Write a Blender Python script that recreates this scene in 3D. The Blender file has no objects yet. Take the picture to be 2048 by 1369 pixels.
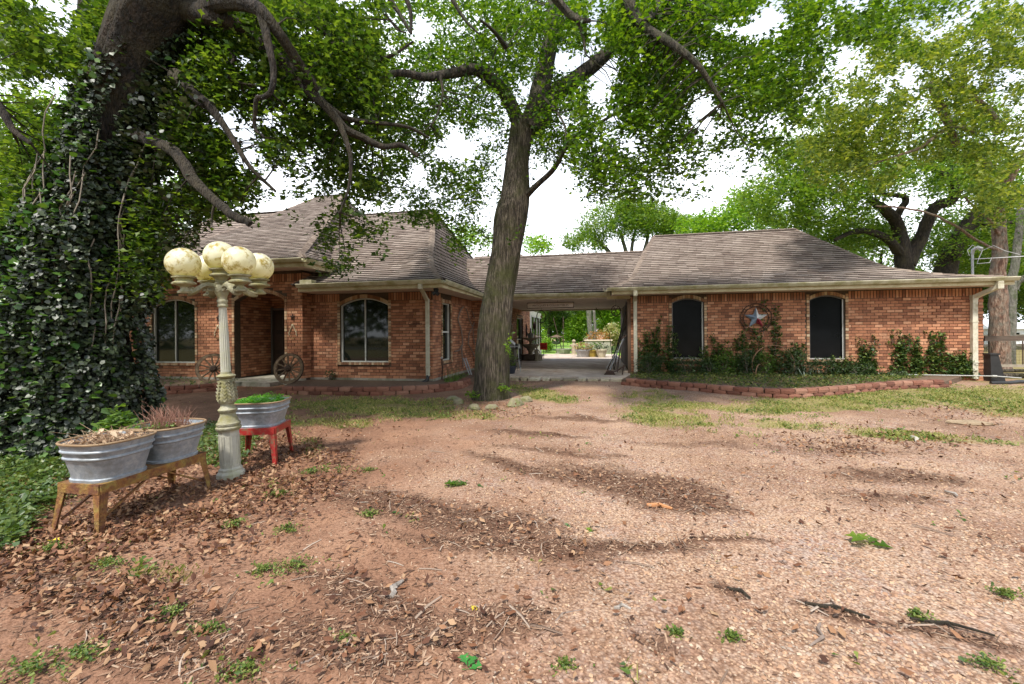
import bpy, math, random
import numpy as np
from mathutils import Vector, Matrix, noise as mnoise
C = bpy.context.scene.collection
R = math.radians
rnd = random.Random(7)
rng = np.random.default_rng(11)

# ------------------------------------------------------------------ camera
FPX, HC, ROLL, YAW = 870.0, 1.4, 0.0079, R(11.75)
cam_d = bpy.data.cameras.new('camera'); cam = bpy.data.objects.new('camera', cam_d); C.objects.link(cam)
cam_d.sensor_width = 36; cam_d.lens = 36*FPX/2048; cam_d.clip_end = 1000; cam_d.clip_start = 0.05
cam_d.shift_y = -17.5/2048
cam.matrix_world = Matrix.Translation((0, 0, HC)) @ Matrix.Rotation(R(90), 4, 'X') @ Matrix.Rotation(-ROLL, 4, 'Z')
sc = bpy.context.scene; sc.camera = cam
# ------------------------------------------------------------------ sky, sun, exposure
SUN_EL, SUN_AZ = R(58), R(205)          # azimuth clockwise from +Y (north): the light comes from behind the camera, a little left
world = bpy.data.worlds.new('World'); sc.world = world; world.use_nodes = True
wn = world.node_tree.nodes; wl = world.node_tree.links; wn.clear()
def WN(t, **k):
    n = wn.new(t)
    for a, b in k.items(): setattr(n, a, b)
    return n
sky = WN('ShaderNodeTexSky', sky_type='NISHITA', sun_disc=False, sun_elevation=SUN_EL, sun_rotation=SUN_AZ)
tc = WN('ShaderNodeTexCoord'); nz = WN('ShaderNodeTexNoise'); nz.inputs['Scale'].default_value = 2.2; nz.inputs['Detail'].default_value = 6
sep = WN('ShaderNodeSeparateXYZ'); ma = WN('ShaderNodeMath', operation='MULTIPLY_ADD'); ma.inputs[1].default_value = -1.0; ma.inputs[2].default_value = 0.52
ad = WN('ShaderNodeMath', operation='ADD')
cr = WN('ShaderNodeValToRGB'); cr.color_ramp.elements[0].position = 0.28; cr.color_ramp.elements[1].position = 0.72
mx = WN('ShaderNodeMixRGB'); mx.inputs[2].default_value = (14.5, 15.2, 16.2, 1)
bg = WN('ShaderNodeBackground'); bg.inputs['Strength'].default_value = 0.10; wo = WN('ShaderNodeOutputWorld')
wl.new(tc.outputs['Generated'], nz.inputs['Vector']); wl.new(tc.outputs['Generated'], sep.inputs[0])
wl.new(sep.outputs['Z'], ma.inputs[0]); wl.new(ma.outputs[0], ad.inputs[0]); wl.new(nz.outputs['Fac'], ad.inputs[1])
wl.new(ad.outputs[0], cr.inputs[0]); wl.new(cr.outputs[0], mx.inputs[0]); wl.new(sky.outputs[0], mx.inputs[1])
wl.new(mx.outputs[0], bg.inputs[0]); wl.new(bg.outputs[0], wo.inputs[0])
sun_d = bpy.data.lights.new('sun', 'SUN'); sun = bpy.data.objects.new('sun', sun_d); C.objects.link(sun)
sun_d.energy = 3.5; sun_d.angle = R(5); sun_d.color = (1, .95, .87)
sdir = Vector((math.sin(SUN_AZ)*math.cos(SUN_EL), math.cos(SUN_AZ)*math.cos(SUN_EL), math.sin(SUN_EL)))
sun.rotation_euler = (-sdir).to_track_quat('-Z', 'Y').to_euler(); sun.location = sdir*60
vs = sc.view_settings; vs.view_transform = 'Standard'; vs.look = 'None'; vs.gamma = 1; vs.use_curve_mapping = False; vs.exposure = 0.80
sc.cycles.max_bounces = 8; sc.cycles.transparent_max_bounces = 8; sc.cycles.diffuse_bounces = 5; sc.cycles.transmission_bounces = 6

# ------------------------------------------------------------------ surveying: photograph pixel + distance -> place
def P(px, py, Y):
    dx = px-1024; dy = 667-py
    return Vector(((dx+ROLL*dy)/FPX*Y, Y, HC+(dy-ROLL*dx)/FPX*Y))
def G(px, py, z=0.0):
    dx = px-1024; dy = 667-py; up = dy-ROLL*dx
    Y = (z-HC)*FPX/up
    return Vector(((dx+ROLL*dy)/FPX*Y, Y, z))
def proj(x, y, z):
    a = x/y*FPX; b = (z-HC)/y*FPX
    return 1024+a-ROLL*b, 667-b-ROLL*a
OX, OY = 3.77, 13.79
cy, sy = math.cos(YAW), math.sin(YAW)
def HW(u, v, z=0.0): return Vector((OX+cy*u+sy*v, OY-sy*u+cy*v, z))
def WH(p): dx, dy = p[0]-OX, p[1]-OY; return (cy*dx-sy*dy, sy*dx+cy*dy)
def U(px, v):
    r = (px-1024)/FPX
    return (r*(OY+cy*v)-OX-sy*v)/(cy+sy*r)
def Zat(px, py, u, v):
    Y = HW(u, v)[1]; return HC+(667-py-ROLL*(px-1024))/FPX*Y

# ------------------------------------------------------------------ materials
MATS = {}
def mat(name, cols, rough=.8, nscale=6, bump=.0, bscale=40, metal=0, rand=False, spec=.5, stretch=None, trans=0, dirt=None, dscale=1.5, randamt=1.0, coat=0):
    """cols: list of colours spread over noise (or over the per-piece random when rand)."""
    if name in MATS: return MATS[name]
    m = bpy.data.materials.new(name); m.use_nodes = True; N = m.node_tree.nodes; L = m.node_tree.links
    b = N['Principled BSDF']; out = N['Material Output']
    t = N.new('ShaderNodeTexCoord'); mp = N.new('ShaderNodeMapping'); L.new(t.outputs['Object'], mp.inputs[0])
    if stretch: mp.inputs['Scale'].default_value = stretch
    n1 = N.new('ShaderNodeTexNoise'); n1.inputs['Scale'].default_value = nscale; n1.inputs['Detail'].default_value = 5; n1.inputs['Roughness'].default_value = .65
    L.new(mp.outputs[0], n1.inputs['Vector'])
    rp = N.new('ShaderNodeValToRGB'); e = rp.color_ramp.elements
    while len(e) < len(cols): e.new(.5)
    for i, c in enumerate(cols):
        e[i].position = (.0+i/(max(1, len(cols)-1))) if rand else .28+.44*i/(max(1, len(cols)-1)); e[i].color = (*c, 1)
    if len(cols) == 1: e[1].color = (*cols[0], 1) if len(e) > 1 else None
    if rand:
        g = N.new('ShaderNodeNewGeometry'); oi = N.new('ShaderNodeObjectInfo')
        a = N.new('ShaderNodeMath'); a.operation = 'ADD'; L.new(g.outputs['Random Per Island'], a.inputs[0]); L.new(oi.outputs['Random'], a.inputs[1])
        f = N.new('ShaderNodeMath'); f.operation = 'FRACT'; L.new(a.outputs[0], f.inputs[0])
        a2 = N.new('ShaderNodeMath'); a2.operation = 'MULTIPLY_ADD'; a2.inputs[1].default_value = .35; L.new(n1.outputs[0], a2.inputs[0])
        a3 = N.new('ShaderNodeMath'); a3.operation = 'MULTIPLY_ADD'; a3.inputs[1].default_value = randamt; a3.inputs[2].default_value = -.17; L.new(f.outputs[0], a3.inputs[0])
        L.new(a3.outputs[0], a2.inputs[2]); L.new(a2.outputs[0], rp.inputs[0])
    else: L.new(n1.outputs[0], rp.inputs[0])
    col = rp.outputs[0]
    if dirt:
        n2 = N.new('ShaderNodeTexNoise'); n2.inputs['Scale'].default_value = dscale; n2.inputs['Detail'].default_value = 6; n2.inputs['Roughness'].default_value = .7; L.new(t.outputs['Object'], n2.inputs['Vector'])
        r2 = N.new('ShaderNodeValToRGB'); r2.color_ramp.elements[0].position = dirt[1]; r2.color_ramp.elements[1].position = dirt[2]; L.new(n2.outputs[0], r2.inputs[0])
        m2 = N.new('ShaderNodeMixRGB'); L.new(r2.outputs[0], m2.inputs[0]); L.new(col, m2.inputs[1]); m2.inputs[2].default_value = (*dirt[0], 1); col = m2.outputs[0]
    L.new(col, b.inputs['Base Color']); b.inputs['Roughness'].default_value = rough; b.inputs['Metallic'].default_value = metal
    b.inputs['Specular IOR Level'].default_value = spec
    if coat: b.inputs['Coat Weight'].default_value = coat
    if bump:
        n3 = N.new('ShaderNodeTexNoise'); n3.inputs['Scale'].default_value = bscale; n3.inputs['Detail'].default_value = 4; L.new(mp.outputs[0], n3.inputs['Vector'])
        bp = N.new('ShaderNodeBump'); bp.inputs['Strength'].default_value = min(1, bump); bp.inputs['Distance'].default_value = .02; L.new(n3.outputs[0], bp.inputs['Height']); L.new(bp.outputs[0], b.inputs['Normal'])
    if trans:
        tr = N.new('ShaderNodeBsdfTranslucent'); br = N.new('ShaderNodeMixRGB'); br.blend_type = 'MULTIPLY'; br.inputs[0].default_value = 1; br.inputs[2].default_value = (1.5, 1.45, .5, 1)
        L.new(col, br.inputs[1]); L.new(br.outputs[0], tr.inputs[0]); ms = N.new('ShaderNodeMixShader'); ms.inputs[0].default_value = trans
        L.new(b.outputs[0], ms.inputs[1]); L.new(tr.outputs[0], ms.inputs[2]); L.new(ms.outputs[0], out.inputs[0])
    MATS[name] = m; return m

# ------------------------------------------------------------------ mesh helpers
def tag(o, label=None, cat=None, group=None, kind=None):
    if label: o['label'] = label
    if cat: o['category'] = cat
    if group: o['group'] = group
    if kind: o['kind'] = kind
    return o
def empty(name, loc, rz=0, **k):
    o = bpy.data.objects.new(name, None); C.objects.link(o); o.location = loc; o.rotation_euler = (0, 0, rz); o.empty_display_size = .1
    return tag(o, **k)
def link(name, me, parent=None, m=None, **k):
    o = bpy.data.objects.new(name, me); C.objects.link(o)
    if parent: o.parent = parent
    if m: me.materials.append(m)
    return tag(o, **k)
def npmesh(name, V, F, m=None, parent=None, smooth=False, **k):
    """V (n,3); F (k,3) or (k,4) or a list of such arrays."""
    Fs = F if isinstance(F, list) else [F]
    me = bpy.data.meshes.new(name); me.vertices.add(len(V)); me.vertices.foreach_set('co', np.asarray(V, dtype=np.float32).ravel())
    idx = np.concatenate([np.asarray(f, dtype=np.int32).ravel() for f in Fs]); cnt = np.concatenate([np.full(len(f), np.asarray(f).shape[1], dtype=np.int32) for f in Fs])
    st = np.concatenate([[0], np.cumsum(cnt)[:-1]]).astype(np.int32)
    me.loops.add(len(idx)); me.loops.foreach_set('vertex_index', idx); me.polygons.add(len(cnt)); me.polygons.foreach_set('loop_start', st)
    if smooth: me.polygons.foreach_set('use_smooth', np.ones(len(cnt), dtype=bool))
    me.update(calc_edges=True)
    return link(name, me, parent, m, **k)
class MB:
    def __init__(s): s.v = []; s.f = []
    def add(s, vs, fs):
        b = len(s.v); s.v += [tuple(p) for p in vs]; s.f += [tuple(b+i for i in f) for f in fs]; return s
    def box(s, a, b, M=None):
        vs = [Vector((x, y, z)) for z in (a[2], b[2]) for y in (a[1], b[1]) for x in (a[0], b[0])]
        if M is not None: vs = [M @ p for p in vs]
        return s.add(vs, [(0, 2, 3, 1), (4, 5, 7, 6), (0, 1, 5, 4), (2, 6, 7, 3), (0, 4, 6, 2), (1, 3, 7, 5)])
    def bar(s, p, q, w, h=None, up=(0, 0, 1)):
        p = Vector(p); q = Vector(q); d = (q-p); L = d.length; d.normalize(); h = h or w
        x = d.cross(Vector(up)); x = x.normalized() if x.length > 1e-4 else Vector((1, 0, 0)); y = x.cross(d)
        M = Matrix(((x.x, d.x, y.x, p.x), (x.y, d.y, y.y, p.y), (x.z, d.z, y.z, p.z), (0, 0, 0, 1)))
        return s.box((-w/2, 0, -h/2), (w/2, L, h/2), M)
    def tube(s, pts, rad, n=8, cap=True, jit=0, rs=None):
        pts = [Vector(p) for p in pts]; k = len(pts); rad = [rad]*k if isinstance(rad, (int, float)) else rad
        vs = []; prev = None
        for i, p in enumerate(pts):
            d = (pts[min(i+1, k-1)]-pts[max(i-1, 0)]).normalized()
            if prev is None: x = d.orthogonal().normalized()
            else:
                x = prev-d*prev.dot(d); x = x.normalized() if x.length > 1e-5 else d.orthogonal().normalized()
            prev = x; y = d.cross(x)
            for j in range(n):
                a = 2*math.pi*j/n; r = rad[i]*(1+(jit*mnoise.noise(Vector((p.x*3+math.cos(a)*1.3, p.y*3+math.sin(a)*1.3, p.z*2))) if jit else 0))
                vs.append(p+x*math.cos(a)*r+y*math.sin(a)*r)
        fs = [(i*n+j, i*n+(j+1) % n, (i+1)*n+(j+1) % n, (i+1)*n+j) for i in range(k-1) for j in range(n)]
        if cap: fs += [tuple(range(n))[::-1], tuple((k-1)*n+j for j in range(n))]
        return s.add(vs, fs)
    def lathe(s, prof, n=20, M=None, flute=0, nf=10, sq=None):
        vs = []
        for r, z in prof:
            for j in range(n):
                a = 2*math.pi*j/n; q = r*(1-(flute*(j % 2))) if flute else r
                vs.append(Vector((q*math.cos(a), q*math.sin(a), z)))
        if M is not None: vs = [M @ p for p in vs]
        k = len(prof)
        fs = [(i*n+j, i*n+(j+1) % n, (i+1)*n+(j+1) % n, (i+1)*n+j) for i in range(k-1) for j in range(n)]
        return s.add(vs, fs+[tuple(range(n))[::-1], tuple((k-1)*n+j for j in range(n))])
    def prism(s, poly, a, b, M=None):
        """poly: (x,z) outline, extruded in y from a to b"""
        n = len(poly); vs = [Vector((x, a, z)) for x, z in poly]+[Vector((x, b, z)) for x, z in poly]
        if M is not None: vs = [M @ p for p in vs]
        return s.add(vs, [tuple(range(n)), tuple(range(2*n-1, n-1, -1))]+[(i, (i+n), (i+1) % n+n, (i+1) % n) for i in range(n)])
    def build(s, name, m=None, parent=None, smooth=False, **k):
        me = bpy.data.meshes.new(name); me.from_pydata(s.v, [], s.f); me.update()
        if smooth:
            me.polygons.foreach_set('use_smooth', [True]*len(me.polygons))
            try: me.set_sharp_from_angle(angle=R(40))
            except Exception: pass
        return link(name, me, parent, m, **k)
def copy_tree(o, parent=None, **k):
    c = o.copy(); C.objects.link(c)
    if parent: c.parent = parent
    for ch in list(o.children): copy_tree(ch, c)
    return tag(c, **k)
def spline(pts, n):
    """Catmull-Rom through rows of pts -> n rows"""
    pts = np.asarray(pts, float); k = len(pts)
    if k < 3:
        t = np.linspace(0, 1, n)[:, None]; return pts[0]*(1-t)+pts[-1]*t
    p = np.vstack([2*pts[0]-pts[1], pts, 2*pts[-1]-pts[-2]]); out = []
    for t in np.linspace(0, k-1-1e-6, n):
        i = int(t); f = t-i; a, b, c, d = p[i], p[i+1], p[i+2], p[i+3]
        out.append(.5*((2*b)+(-a+c)*f+(2*a-5*b+4*c-d)*f*f+(-a+3*b-3*c+d)*f**3))
    return np.array(out)
def rotmats(n, flat=0.0, r=rng):
    """random rotations; flat>0 keeps the z axis near vertical"""
    yaw = r.uniform(0, 2*np.pi, n)
    if flat: tilt = np.abs(r.normal(0, flat, n)); 
    else: tilt = np.arccos(r.uniform(-1, 1, n))
    td = r.uniform(0, 2*np.pi, n)
    def rz(a): c, s = np.cos(a), np.sin(a); z = np.zeros_like(a); o = np.ones_like(a); return np.stack([np.stack([c, -s, z], -1), np.stack([s, c, z], -1), np.stack([z, z, o], -1)], -2)
    def rx(a): c, s = np.cos(a), np.sin(a); z = np.zeros_like(a); o = np.ones_like(a); return np.stack([np.stack([o, z, z], -1), np.stack([z, c, -s], -1), np.stack([z, s, c], -1)], -2)
    return rz(td) @ rx(tilt) @ rz(yaw)
def scatter(tv, pos, rot, scl):
    """template verts tv (k,3) -> (n*k,3)"""
    s = scl[:, None, None] if scl.ndim == 1 else scl[:, None, :]
    return (np.einsum('nij,nkj->nki', rot, tv[None]*s)+pos[:, None, :]).reshape(-1, 3)
def sfaces(tf, n, k): return (np.asarray(tf)[None]+(np.arange(n)*k)[:, None, None]).reshape(-1, len(tf[0]))
LEAF = np.array([(0, 0, 0), (.4, .13, .04), (.78, .27, .07), (1, 0, 0), (.78, -.27, .07), (.4, -.13, .04)], float); LEAF_F = [(0, 3, 2, 1), (0, 5, 4, 3)]
OAK = np.array([(0, 0, 0), (.25, .07, .02), (.36, .3, .07), (.5, .12, .03), (.68, .36, .08), (.78, .13, .02), (1.02, .0, -.03), (.78, -.13, .02), (.68, -.36, .08), (.5, -.12, .03), (.36, -.3, .07), (.25, -.07, .02)], float)
OAK_F = [(0, 3, 2, 1), (0, 11, 10, 9), (0, 9, 6, 3), (3, 6, 5, 4), (9, 8, 7, 6)]
OAK2 = np.array([(0, 0, 0), (.34, .07, .03), (.5, .33, .09), (.72, .13, .04), (1.02, .05, -.02), (.78, -.12, .04), (.58, -.33, .09), (.36, -.07, .03)], float); OAK2_F = [(0, 7, 4, 1), (1, 4, 3, 2), (7, 6, 5, 4)]
CURL = np.array([(0, 0, .1), (.3, .2, .16), (.62, .24, .12), (1, .05, .3), (.7, -.22, .10), (.35, -.2, .2)], float)
IVY = np.array([(0, 0, 0), (.25, .42, .05), (.6, .36, .06), (1, 0, 0), (.6, -.36, .06), (.25, -.42, .05)], float)
PEB = np.array([(1, 0, 0), (0, .8, 0), (-1, 0, 0), (0, -.8, 0), (.1, .1, .55), (0, 0, -.5)], float); PEB_F = [(0, 1, 4), (1, 2, 4), (2, 3, 4), (3, 0, 4)]
def hash2(ix, iy, seed=0):
    h = (ix.astype(np.int64)*374761393+iy.astype(np.int64)*668265263+seed*1442695041) & 0x7fffffff
    h = ((h ^ (h >> 13))*1274126177) & 0x7fffffff; return ((h ^ (h >> 16)) & 0xffff)/65535.0
def vnoise(x, y, seed=0):
    x = np.asarray(x, float); y = np.asarray(y, float); ix = np.floor(x); iy = np.floor(y); fx = x-ix; fy = y-iy; fx = fx*fx*(3-2*fx); fy = fy*fy*(3-2*fy)
    return (hash2(ix, iy, seed)*(1-fx)+hash2(ix+1, iy, seed)*fx)*(1-fy)+(hash2(ix, iy+1, seed)*(1-fx)+hash2(ix+1, iy+1, seed)*fx)*fy
def fbm(x, y, seed=0, o=4):
    s = 0; a = .5; t = 0
    for i in range(o): s = s+a*vnoise(np.asarray(x)*2**i, np.asarray(y)*2**i, seed+i*17); t += a; a *= .55
    return s/t

# ------------------------------------------------------------------ ground
def blobs(px, py, L):
    s = np.zeros_like(px)
    for (x, y, rx, ry, a, w) in L:
        c, n = math.cos(R(a)), math.sin(R(a)); dx = px-x; dy = py-y
        s = np.maximum(s, w*np.exp(-(((dx*c+dy*n)/rx)**2+((-dx*n+dy*c)/ry)**2)**1.5))
    return s
GRASS = [(760, 815, 230, 22, 3, .85), (640, 845, 120, 18, 0, .6), (1085, 790, 60, 14, 8, 1), (1130, 800, 90, 10, 0, .3), (1330, 835, 130, 22, 8, .75), (1280, 790, 80, 9, 0, .6), (1420, 812, 180, 12, 4, .8), (1640, 812, 160, 18, -2, 1), (1700, 800, 240, 20, 0, .95), (1860, 790, 220, 14, 0, .85), (1990, 800, 120, 35, 0, .9),
         (1560, 850, 190, 12, 3, .6), (1800, 872, 170, 9, 2, .7), (1990, 882, 110, 10, 0, .7), (620, 900, 60, 30, 40, .5), (560, 960, 70, 25, 20, .45), (400, 905, 110, 35, 0, .5), (1500, 870, 120, 8, 0, .35), (940, 835, 60, 10, 0, .6), (1240, 815, 60, 8, 0, .4), (60, 950, 130, 90, 0, .6), (90, 1330, 90, 60, 0, .35), (340, 1150, 120, 25, 10, .35), (700, 940, 60, 12, 0, .3)]
MULCH = [(800, 1012, 140, 30, 8, .9), (960, 1050, 190, 34, 8, .85), (1030, 935, 120, 12, 18, .8), (1190, 955, 130, 26, 8, .9), (1330, 985, 170, 34, 10, 1), (1380, 1018, 120, 16, 2, .9), (760, 1215, 170, 45, 25, .75), (930, 1260, 200, 40, -8, .8), (690, 1300, 160, 60, 10, .7), (1010, 1100, 240, 20, 6, .85), (1230, 1098, 230, 13, 2, .9), (1440, 1085, 120, 8, -4, .8), (1680, 1228, 90, 13, 16, .9), (1860, 1262, 130, 10, 10, .8), (1990, 1290, 80, 12, 10, .7),
         (1800, 955, 160, 18, 3, .7), (1780, 1000, 130, 14, 0, .5), (1700, 905, 150, 10, 0, .5), (1470, 1185, 40, 12, 20, .8), (330, 1270, 220, 90, 10, .6), (200, 1180, 220, 50, 10, .6), (1080, 870, 120, 6, 3, .8), (1160, 838, 130, 5, 2, .7), (1300, 1290, 70, 20, 20, .6), (1130, 905, 160, 7, 4, .6), (1400, 890, 200, 8, 2, .5), (1850, 850, 120, 8, 0, .4)]
LITTER = [(300, 1030, 260, 90, 0, 1), (480, 960, 190, 60, 0, 1), (560, 900, 110, 60, 20, .9), (100, 1080, 230, 80, 0, .9), (980, 825, 110, 20, 0, .8), (330, 1290, 260, 70, 5, .55), (150, 1180, 260, 60, 5, .65), (820, 1300, 220, 50, -5, .5), (640, 940, 90, 60, 0, .6), (1750, 880, 300, 40, 0, .35), (700, 850, 170, 30, 0, .4), (1960, 830, 130, 30, 0, .5)]
def masks(X, Y):
    Yc = np.maximum(Y, .8); px, py = proj(X, Yc, 0.0)
    n1 = fbm(X*1.6, Y*1.6, 3); n2 = fbm(X*5, Y*5, 5); n3 = fbm(X*.5+9, Y*.5, 8)
    wob = (n1-.5)*90; px2 = px+wob; py2 = py+(n2-.5)*14+(n1-.5)*22
    g = blobs(px2, py2, GRASS); m = blobs(px2, py2, MULCH); l = blobs(px2, py2, LITTER)
    out = (Y > 13.5)|(np.abs(X) > 14)|(Y < 1)
    g = np.where(out, .75, g); m = np.where(out, 0, m); l = np.where(out, .2, l)
    n4 = fbm(X*3.1, Y*3.1, 93, 5); g = np.clip(g*1.9-(1-n2)*.75+(n4-.50)*1.4, 0, 1); m = np.clip(m*1.75-(1-n2)*.62, 0, 1); l = np.clip(l*1.35-(1-n1)*.6+.1, 0, 1)
    gravel = np.clip((px-760)/420+(n1-.5)*1.2+(n3-.5)*.6, 0, 1)*np.clip((Y-.5)/.6, 0, 1)
    far = np.clip((py-770)/30, 0, 1); 
    return g, m, l, gravel
def hgt(X, Y):
    near = np.clip((16-Y)/3, 0, 1)
    h = (fbm(X*.35, Y*.35, 21)-.5)*.05+(fbm(X*2, Y*2, 31)-.5)*.022+(fbm(X*9, Y*9, 41, 3)-.5)*.012
    return h*near-.004
def axis(lo, hi, st, far, n=14):
    a = np.arange(lo, hi+1e-6, st); g = np.geomspace(st*2, far, n)
    return np.concatenate([(lo-g)[::-1], a, hi+g])
gx = axis(-9, 13.5, .07, 260); gy = np.concatenate([-np.geomspace(.5, 150, 10)[::-1]+.6, np.arange(.7, 7, .045), np.arange(7, 16, .09), 16+np.geomspace(.2, 300, 16)])
XX, YY = np.meshgrid(gx, gy); g_, m_, l_, gr_ = masks(XX, YY)
m2 = np.clip(m_, 0, 1); ZZ = hgt(XX, YY)+m2*.012*(YY < 16)
V = np.stack([XX, YY, ZZ], -1).reshape(-1, 3); nx, ny = len(gx), len(gy)
ii = (np.arange(ny-1)[:, None]*nx+np.arange(nx-1)[None]).ravel(); F = np.stack([ii, ii+1, ii+nx+1, ii+nx], -1)
mg = bpy.data.materials.new('ground_soil'); mg.use_nodes = True; N = mg.node_tree.nodes; L = mg.node_tree.links; b = N['Principled BSDF']; b.inputs['Roughness'].default_value = .95; b.inputs['Specular IOR Level'].default_value = .2
def nd(t, **k):
    n = N.new(t)
    for a, v in k.items(): setattr(n, a, v)
    return n
at = nd('ShaderNodeAttribute', attribute_name='cover'); sp = nd('ShaderNodeSeparateColor'); L.new(at.outputs['Color'], sp.inputs[0])
tcg = nd('ShaderNodeTexCoord')
def noise(sc_, det=5, ro=.6):
    n = nd('ShaderNodeTexNoise'); n.inputs['Scale'].default_value = sc_; n.inputs['Detail'].default_value = det; n.inputs['Roughness'].default_value = ro; L.new(tcg.outputs['Object'], n.inputs['Vector']); return n.outputs[0]
def ramp(fac, *st):
    r = nd('ShaderNodeValToRGB'); e = r.color_ramp.elements
    while len(e) < len(st): e.new(.5)
    for i, (p, c) in enumerate(st): e[i].position = p; e[i].color = (*c, 1)
    L.new(fac, r.inputs[0]); return r.outputs[0]
def mix(f, a, c, bt='MIX'):
    m = nd('ShaderNodeMixRGB', blend_type=bt)
    for i, q in ((0, f), (1, a), (2, c)):
        if isinstance(q, (int, float)): m.inputs[i].default_value = q
        elif isinstance(q, tuple): m.inputs[i].default_value = (*q, 1)
        else: L.new(q, m.inputs[i])
    return m.outputs[0]
def vor(sc_):
    v = nd('ShaderNodeTexVoronoi'); v.inputs['Scale'].default_value = sc_; L.new(tcg.outputs['Object'], v.inputs['Vector']); return v
dirt = ramp(noise(2.2, 8, .75), (.3, (.13, .070, .044)), (.5, (.235, .132, .084)), (.72, (.39, .24, .155)))
dirt = mix(mix(.8, noise(70, 3), noise(23, 4)), dirt, mix(1, dirt, (1.5, 1.5, 1.5), 'MULTIPLY'))
v1 = vor(62); v2 = vor(34)
peb = ramp(v1.outputs['Color'], (.0, (.20, .125, .08)), (.3, (.46, .30, .20)), (.5, (.63, .45, .32)), (.75, (.42, .34, .28)), (1, (.74, .62, .49)))
peb2 = ramp(v2.outputs['Color'], (.0, (.24, .14, .10)), (.4, (.50, .31, .22)), (.7, (.44, .36, .32)), (1, (.66, .5, .4)))
grav = mix(ramp(noise(3.3), (.42, (0, 0, 0)), (.6, (1, 1, 1))), peb, peb2)
grav = mix(ramp(noise(1.3, 6, .7), (.35, (0, 0, 0)), (.62, (.7, .7, .7))), grav, (.55, .375, .255))
shade = ramp(v1.outputs['Distance'], (.25, (1, 1, 1)), (.75, (.55, .5, .48)))  # darkens the gaps between pebbles, their shade put into the colour
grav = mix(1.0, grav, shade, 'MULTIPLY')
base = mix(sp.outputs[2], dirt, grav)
stain = ramp(noise(.55, 7, .72), (.42, (0, 0, 0)), (.60, (.62, .62, .62)))
base = mix(stain, base, mix(1.0, base, (.52, .42, .36), 'MULTIPLY'))
speck = ramp(noise(48, 5, .8), (.36, (.45, .38, .33)), (.52, (1, 1, 1)))
base = mix(1.0, base, speck, 'MULTIPLY')
nf = noise(120, 2)
mul = ramp(mix(.5, noise(95, 4, .7), noise(30, 4, .7)), (.36, (.045, .022, .014)), (.52, (.12, .062, .038)), (.68, (.26, .16, .10)))
base = mix(sp.outputs[1], base, mul)
gra = ramp(noise(26, 5, .7), (.32, (.10, .10, .03)), (.5, (.21, .20, .055)), (.68, (.36, .28, .14)))
gm = ramp(mix(.85, sp.outputs[0], noise(9, 8, .8), 'OVERLAY'), (.28, (0, 0, 0)), (.85, (.72, .72, .72)))
base = mix(gm, base, gra)
L.new(base, b.inputs['Base Color'])
bp = nd('ShaderNodeBump'); bp.inputs['Strength'].default_value = .9; bp.inputs['Distance'].default_value = .012
inv = nd('ShaderNodeMath', operation='MULTIPLY_ADD'); inv.inputs[1].default_value = -.8; inv.inputs[2].default_value = 1; L.new(v1.outputs['Distance'], inv.inputs[0])
hmix = mix(.45, inv.outputs[0], noise(80, 4, .7)); L.new(hmix, bp.inputs['Height']); L.new(bp.outputs[0], b.inputs['Normal'])
ground = npmesh('ground', V, F, mg, smooth=True, kind='structure', label='pinkish gravel and dirt yard with mulch and grass')
ca = ground.data.color_attributes.new('cover', 'FLOAT_COLOR', 'POINT')
ca.data.foreach_set('color', np.stack([g_, m_, gr_, np.ones_like(g_)], -1).astype(np.float32).ravel())

# ------------------------------------------------------------------ house
BR = [(.16, .065, .036), (.26, .105, .054), (.32, .135, .070), (.365, .16, .084), (.41, .19, .102), (.47, .255, .15), (.56, .385, .265)]
M_brick = mat('brick_face', [tuple(min(.7, q*1.28) for q in k) for k in BR], rough=.85, nscale=9, bump=.5, bscale=90, rand=True, randamt=.8, dirt=((.16, .075, .045), .52, .80), dscale=.9)
M_mortar = mat('mortar', [(.06, .04, .028), (.11, .08, .055)], rough=.95, nscale=14, bump=.4)
M_trimbrick = mat('brick_trim', [(.20, .085, .045), (.36, .19, .10), (.50, .33, .19), (.58, .45, .30)], rough=.85, nscale=9, bump=.4, bscale=80, rand=True)
M_conc = mat('concrete', [(.20, .18, .14), (.36, .33, .28), (.30, .31, .22)], rough=.9, nscale=5, bump=.5, bscale=50, dirt=((.10, .11, .05), .45, .75), dscale=2)
M_shing = mat('shingle', [(.19, .145, .12), (.25, .198, .165), (.295, .238, .20), (.34, .278, .236), (.42, .352, .305)], rough=.95, nscale=18, bump=.6, bscale=160, rand=True, randamt=.75, dirt=((.16, .115, .095), .48, .72), dscale=.6)
M_butt = mat('shingle_edge', [(.022, .016, .014), (.05, .036, .03)], rough=1)  # dark asphalt edge, its colour also stands in for each course's shadow line
M_deck = mat('roof_felt', [(.03, .025, .022)], rough=.95)
M_ridge = mat('ridge_cap', [(.15, .11, .085), (.27, .21, .165)], rough=.95, rand=True, bump=.5, bscale=120)
M_gut = mat('gutter_paint', [(.60, .57, .44), (.46, .43, .27)], rough=.6, nscale=3, dirt=((.26, .24, .09), .42, .75), dscale=3)
M_trim = mat('cream_trim', [(.46, .39, .22), (.60, .53, .36)], rough=.7, nscale=4, dirt=((.25, .2, .07), .45, .8), dscale=3)
M_soff = mat('soffit', [(.56, .44, .36), (.66, .55, .46)], rough=.8, nscale=3)
M_pipe = mat('downspout_paint', [(.62, .60, .50), (.48, .45, .33)], rough=.55, nscale=3, dirt=((.24, .20, .10), .5, .8), dscale=4)
M_winw = mat('window_frame_paint', [(.62, .62, .58), (.5, .5, .46)], rough=.5, nscale=8)
M_glass = mat('window_glass', [(.006, .008, .007), (.014, .018, .012)], rough=.04, spec=.4, nscale=1.5)
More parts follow.
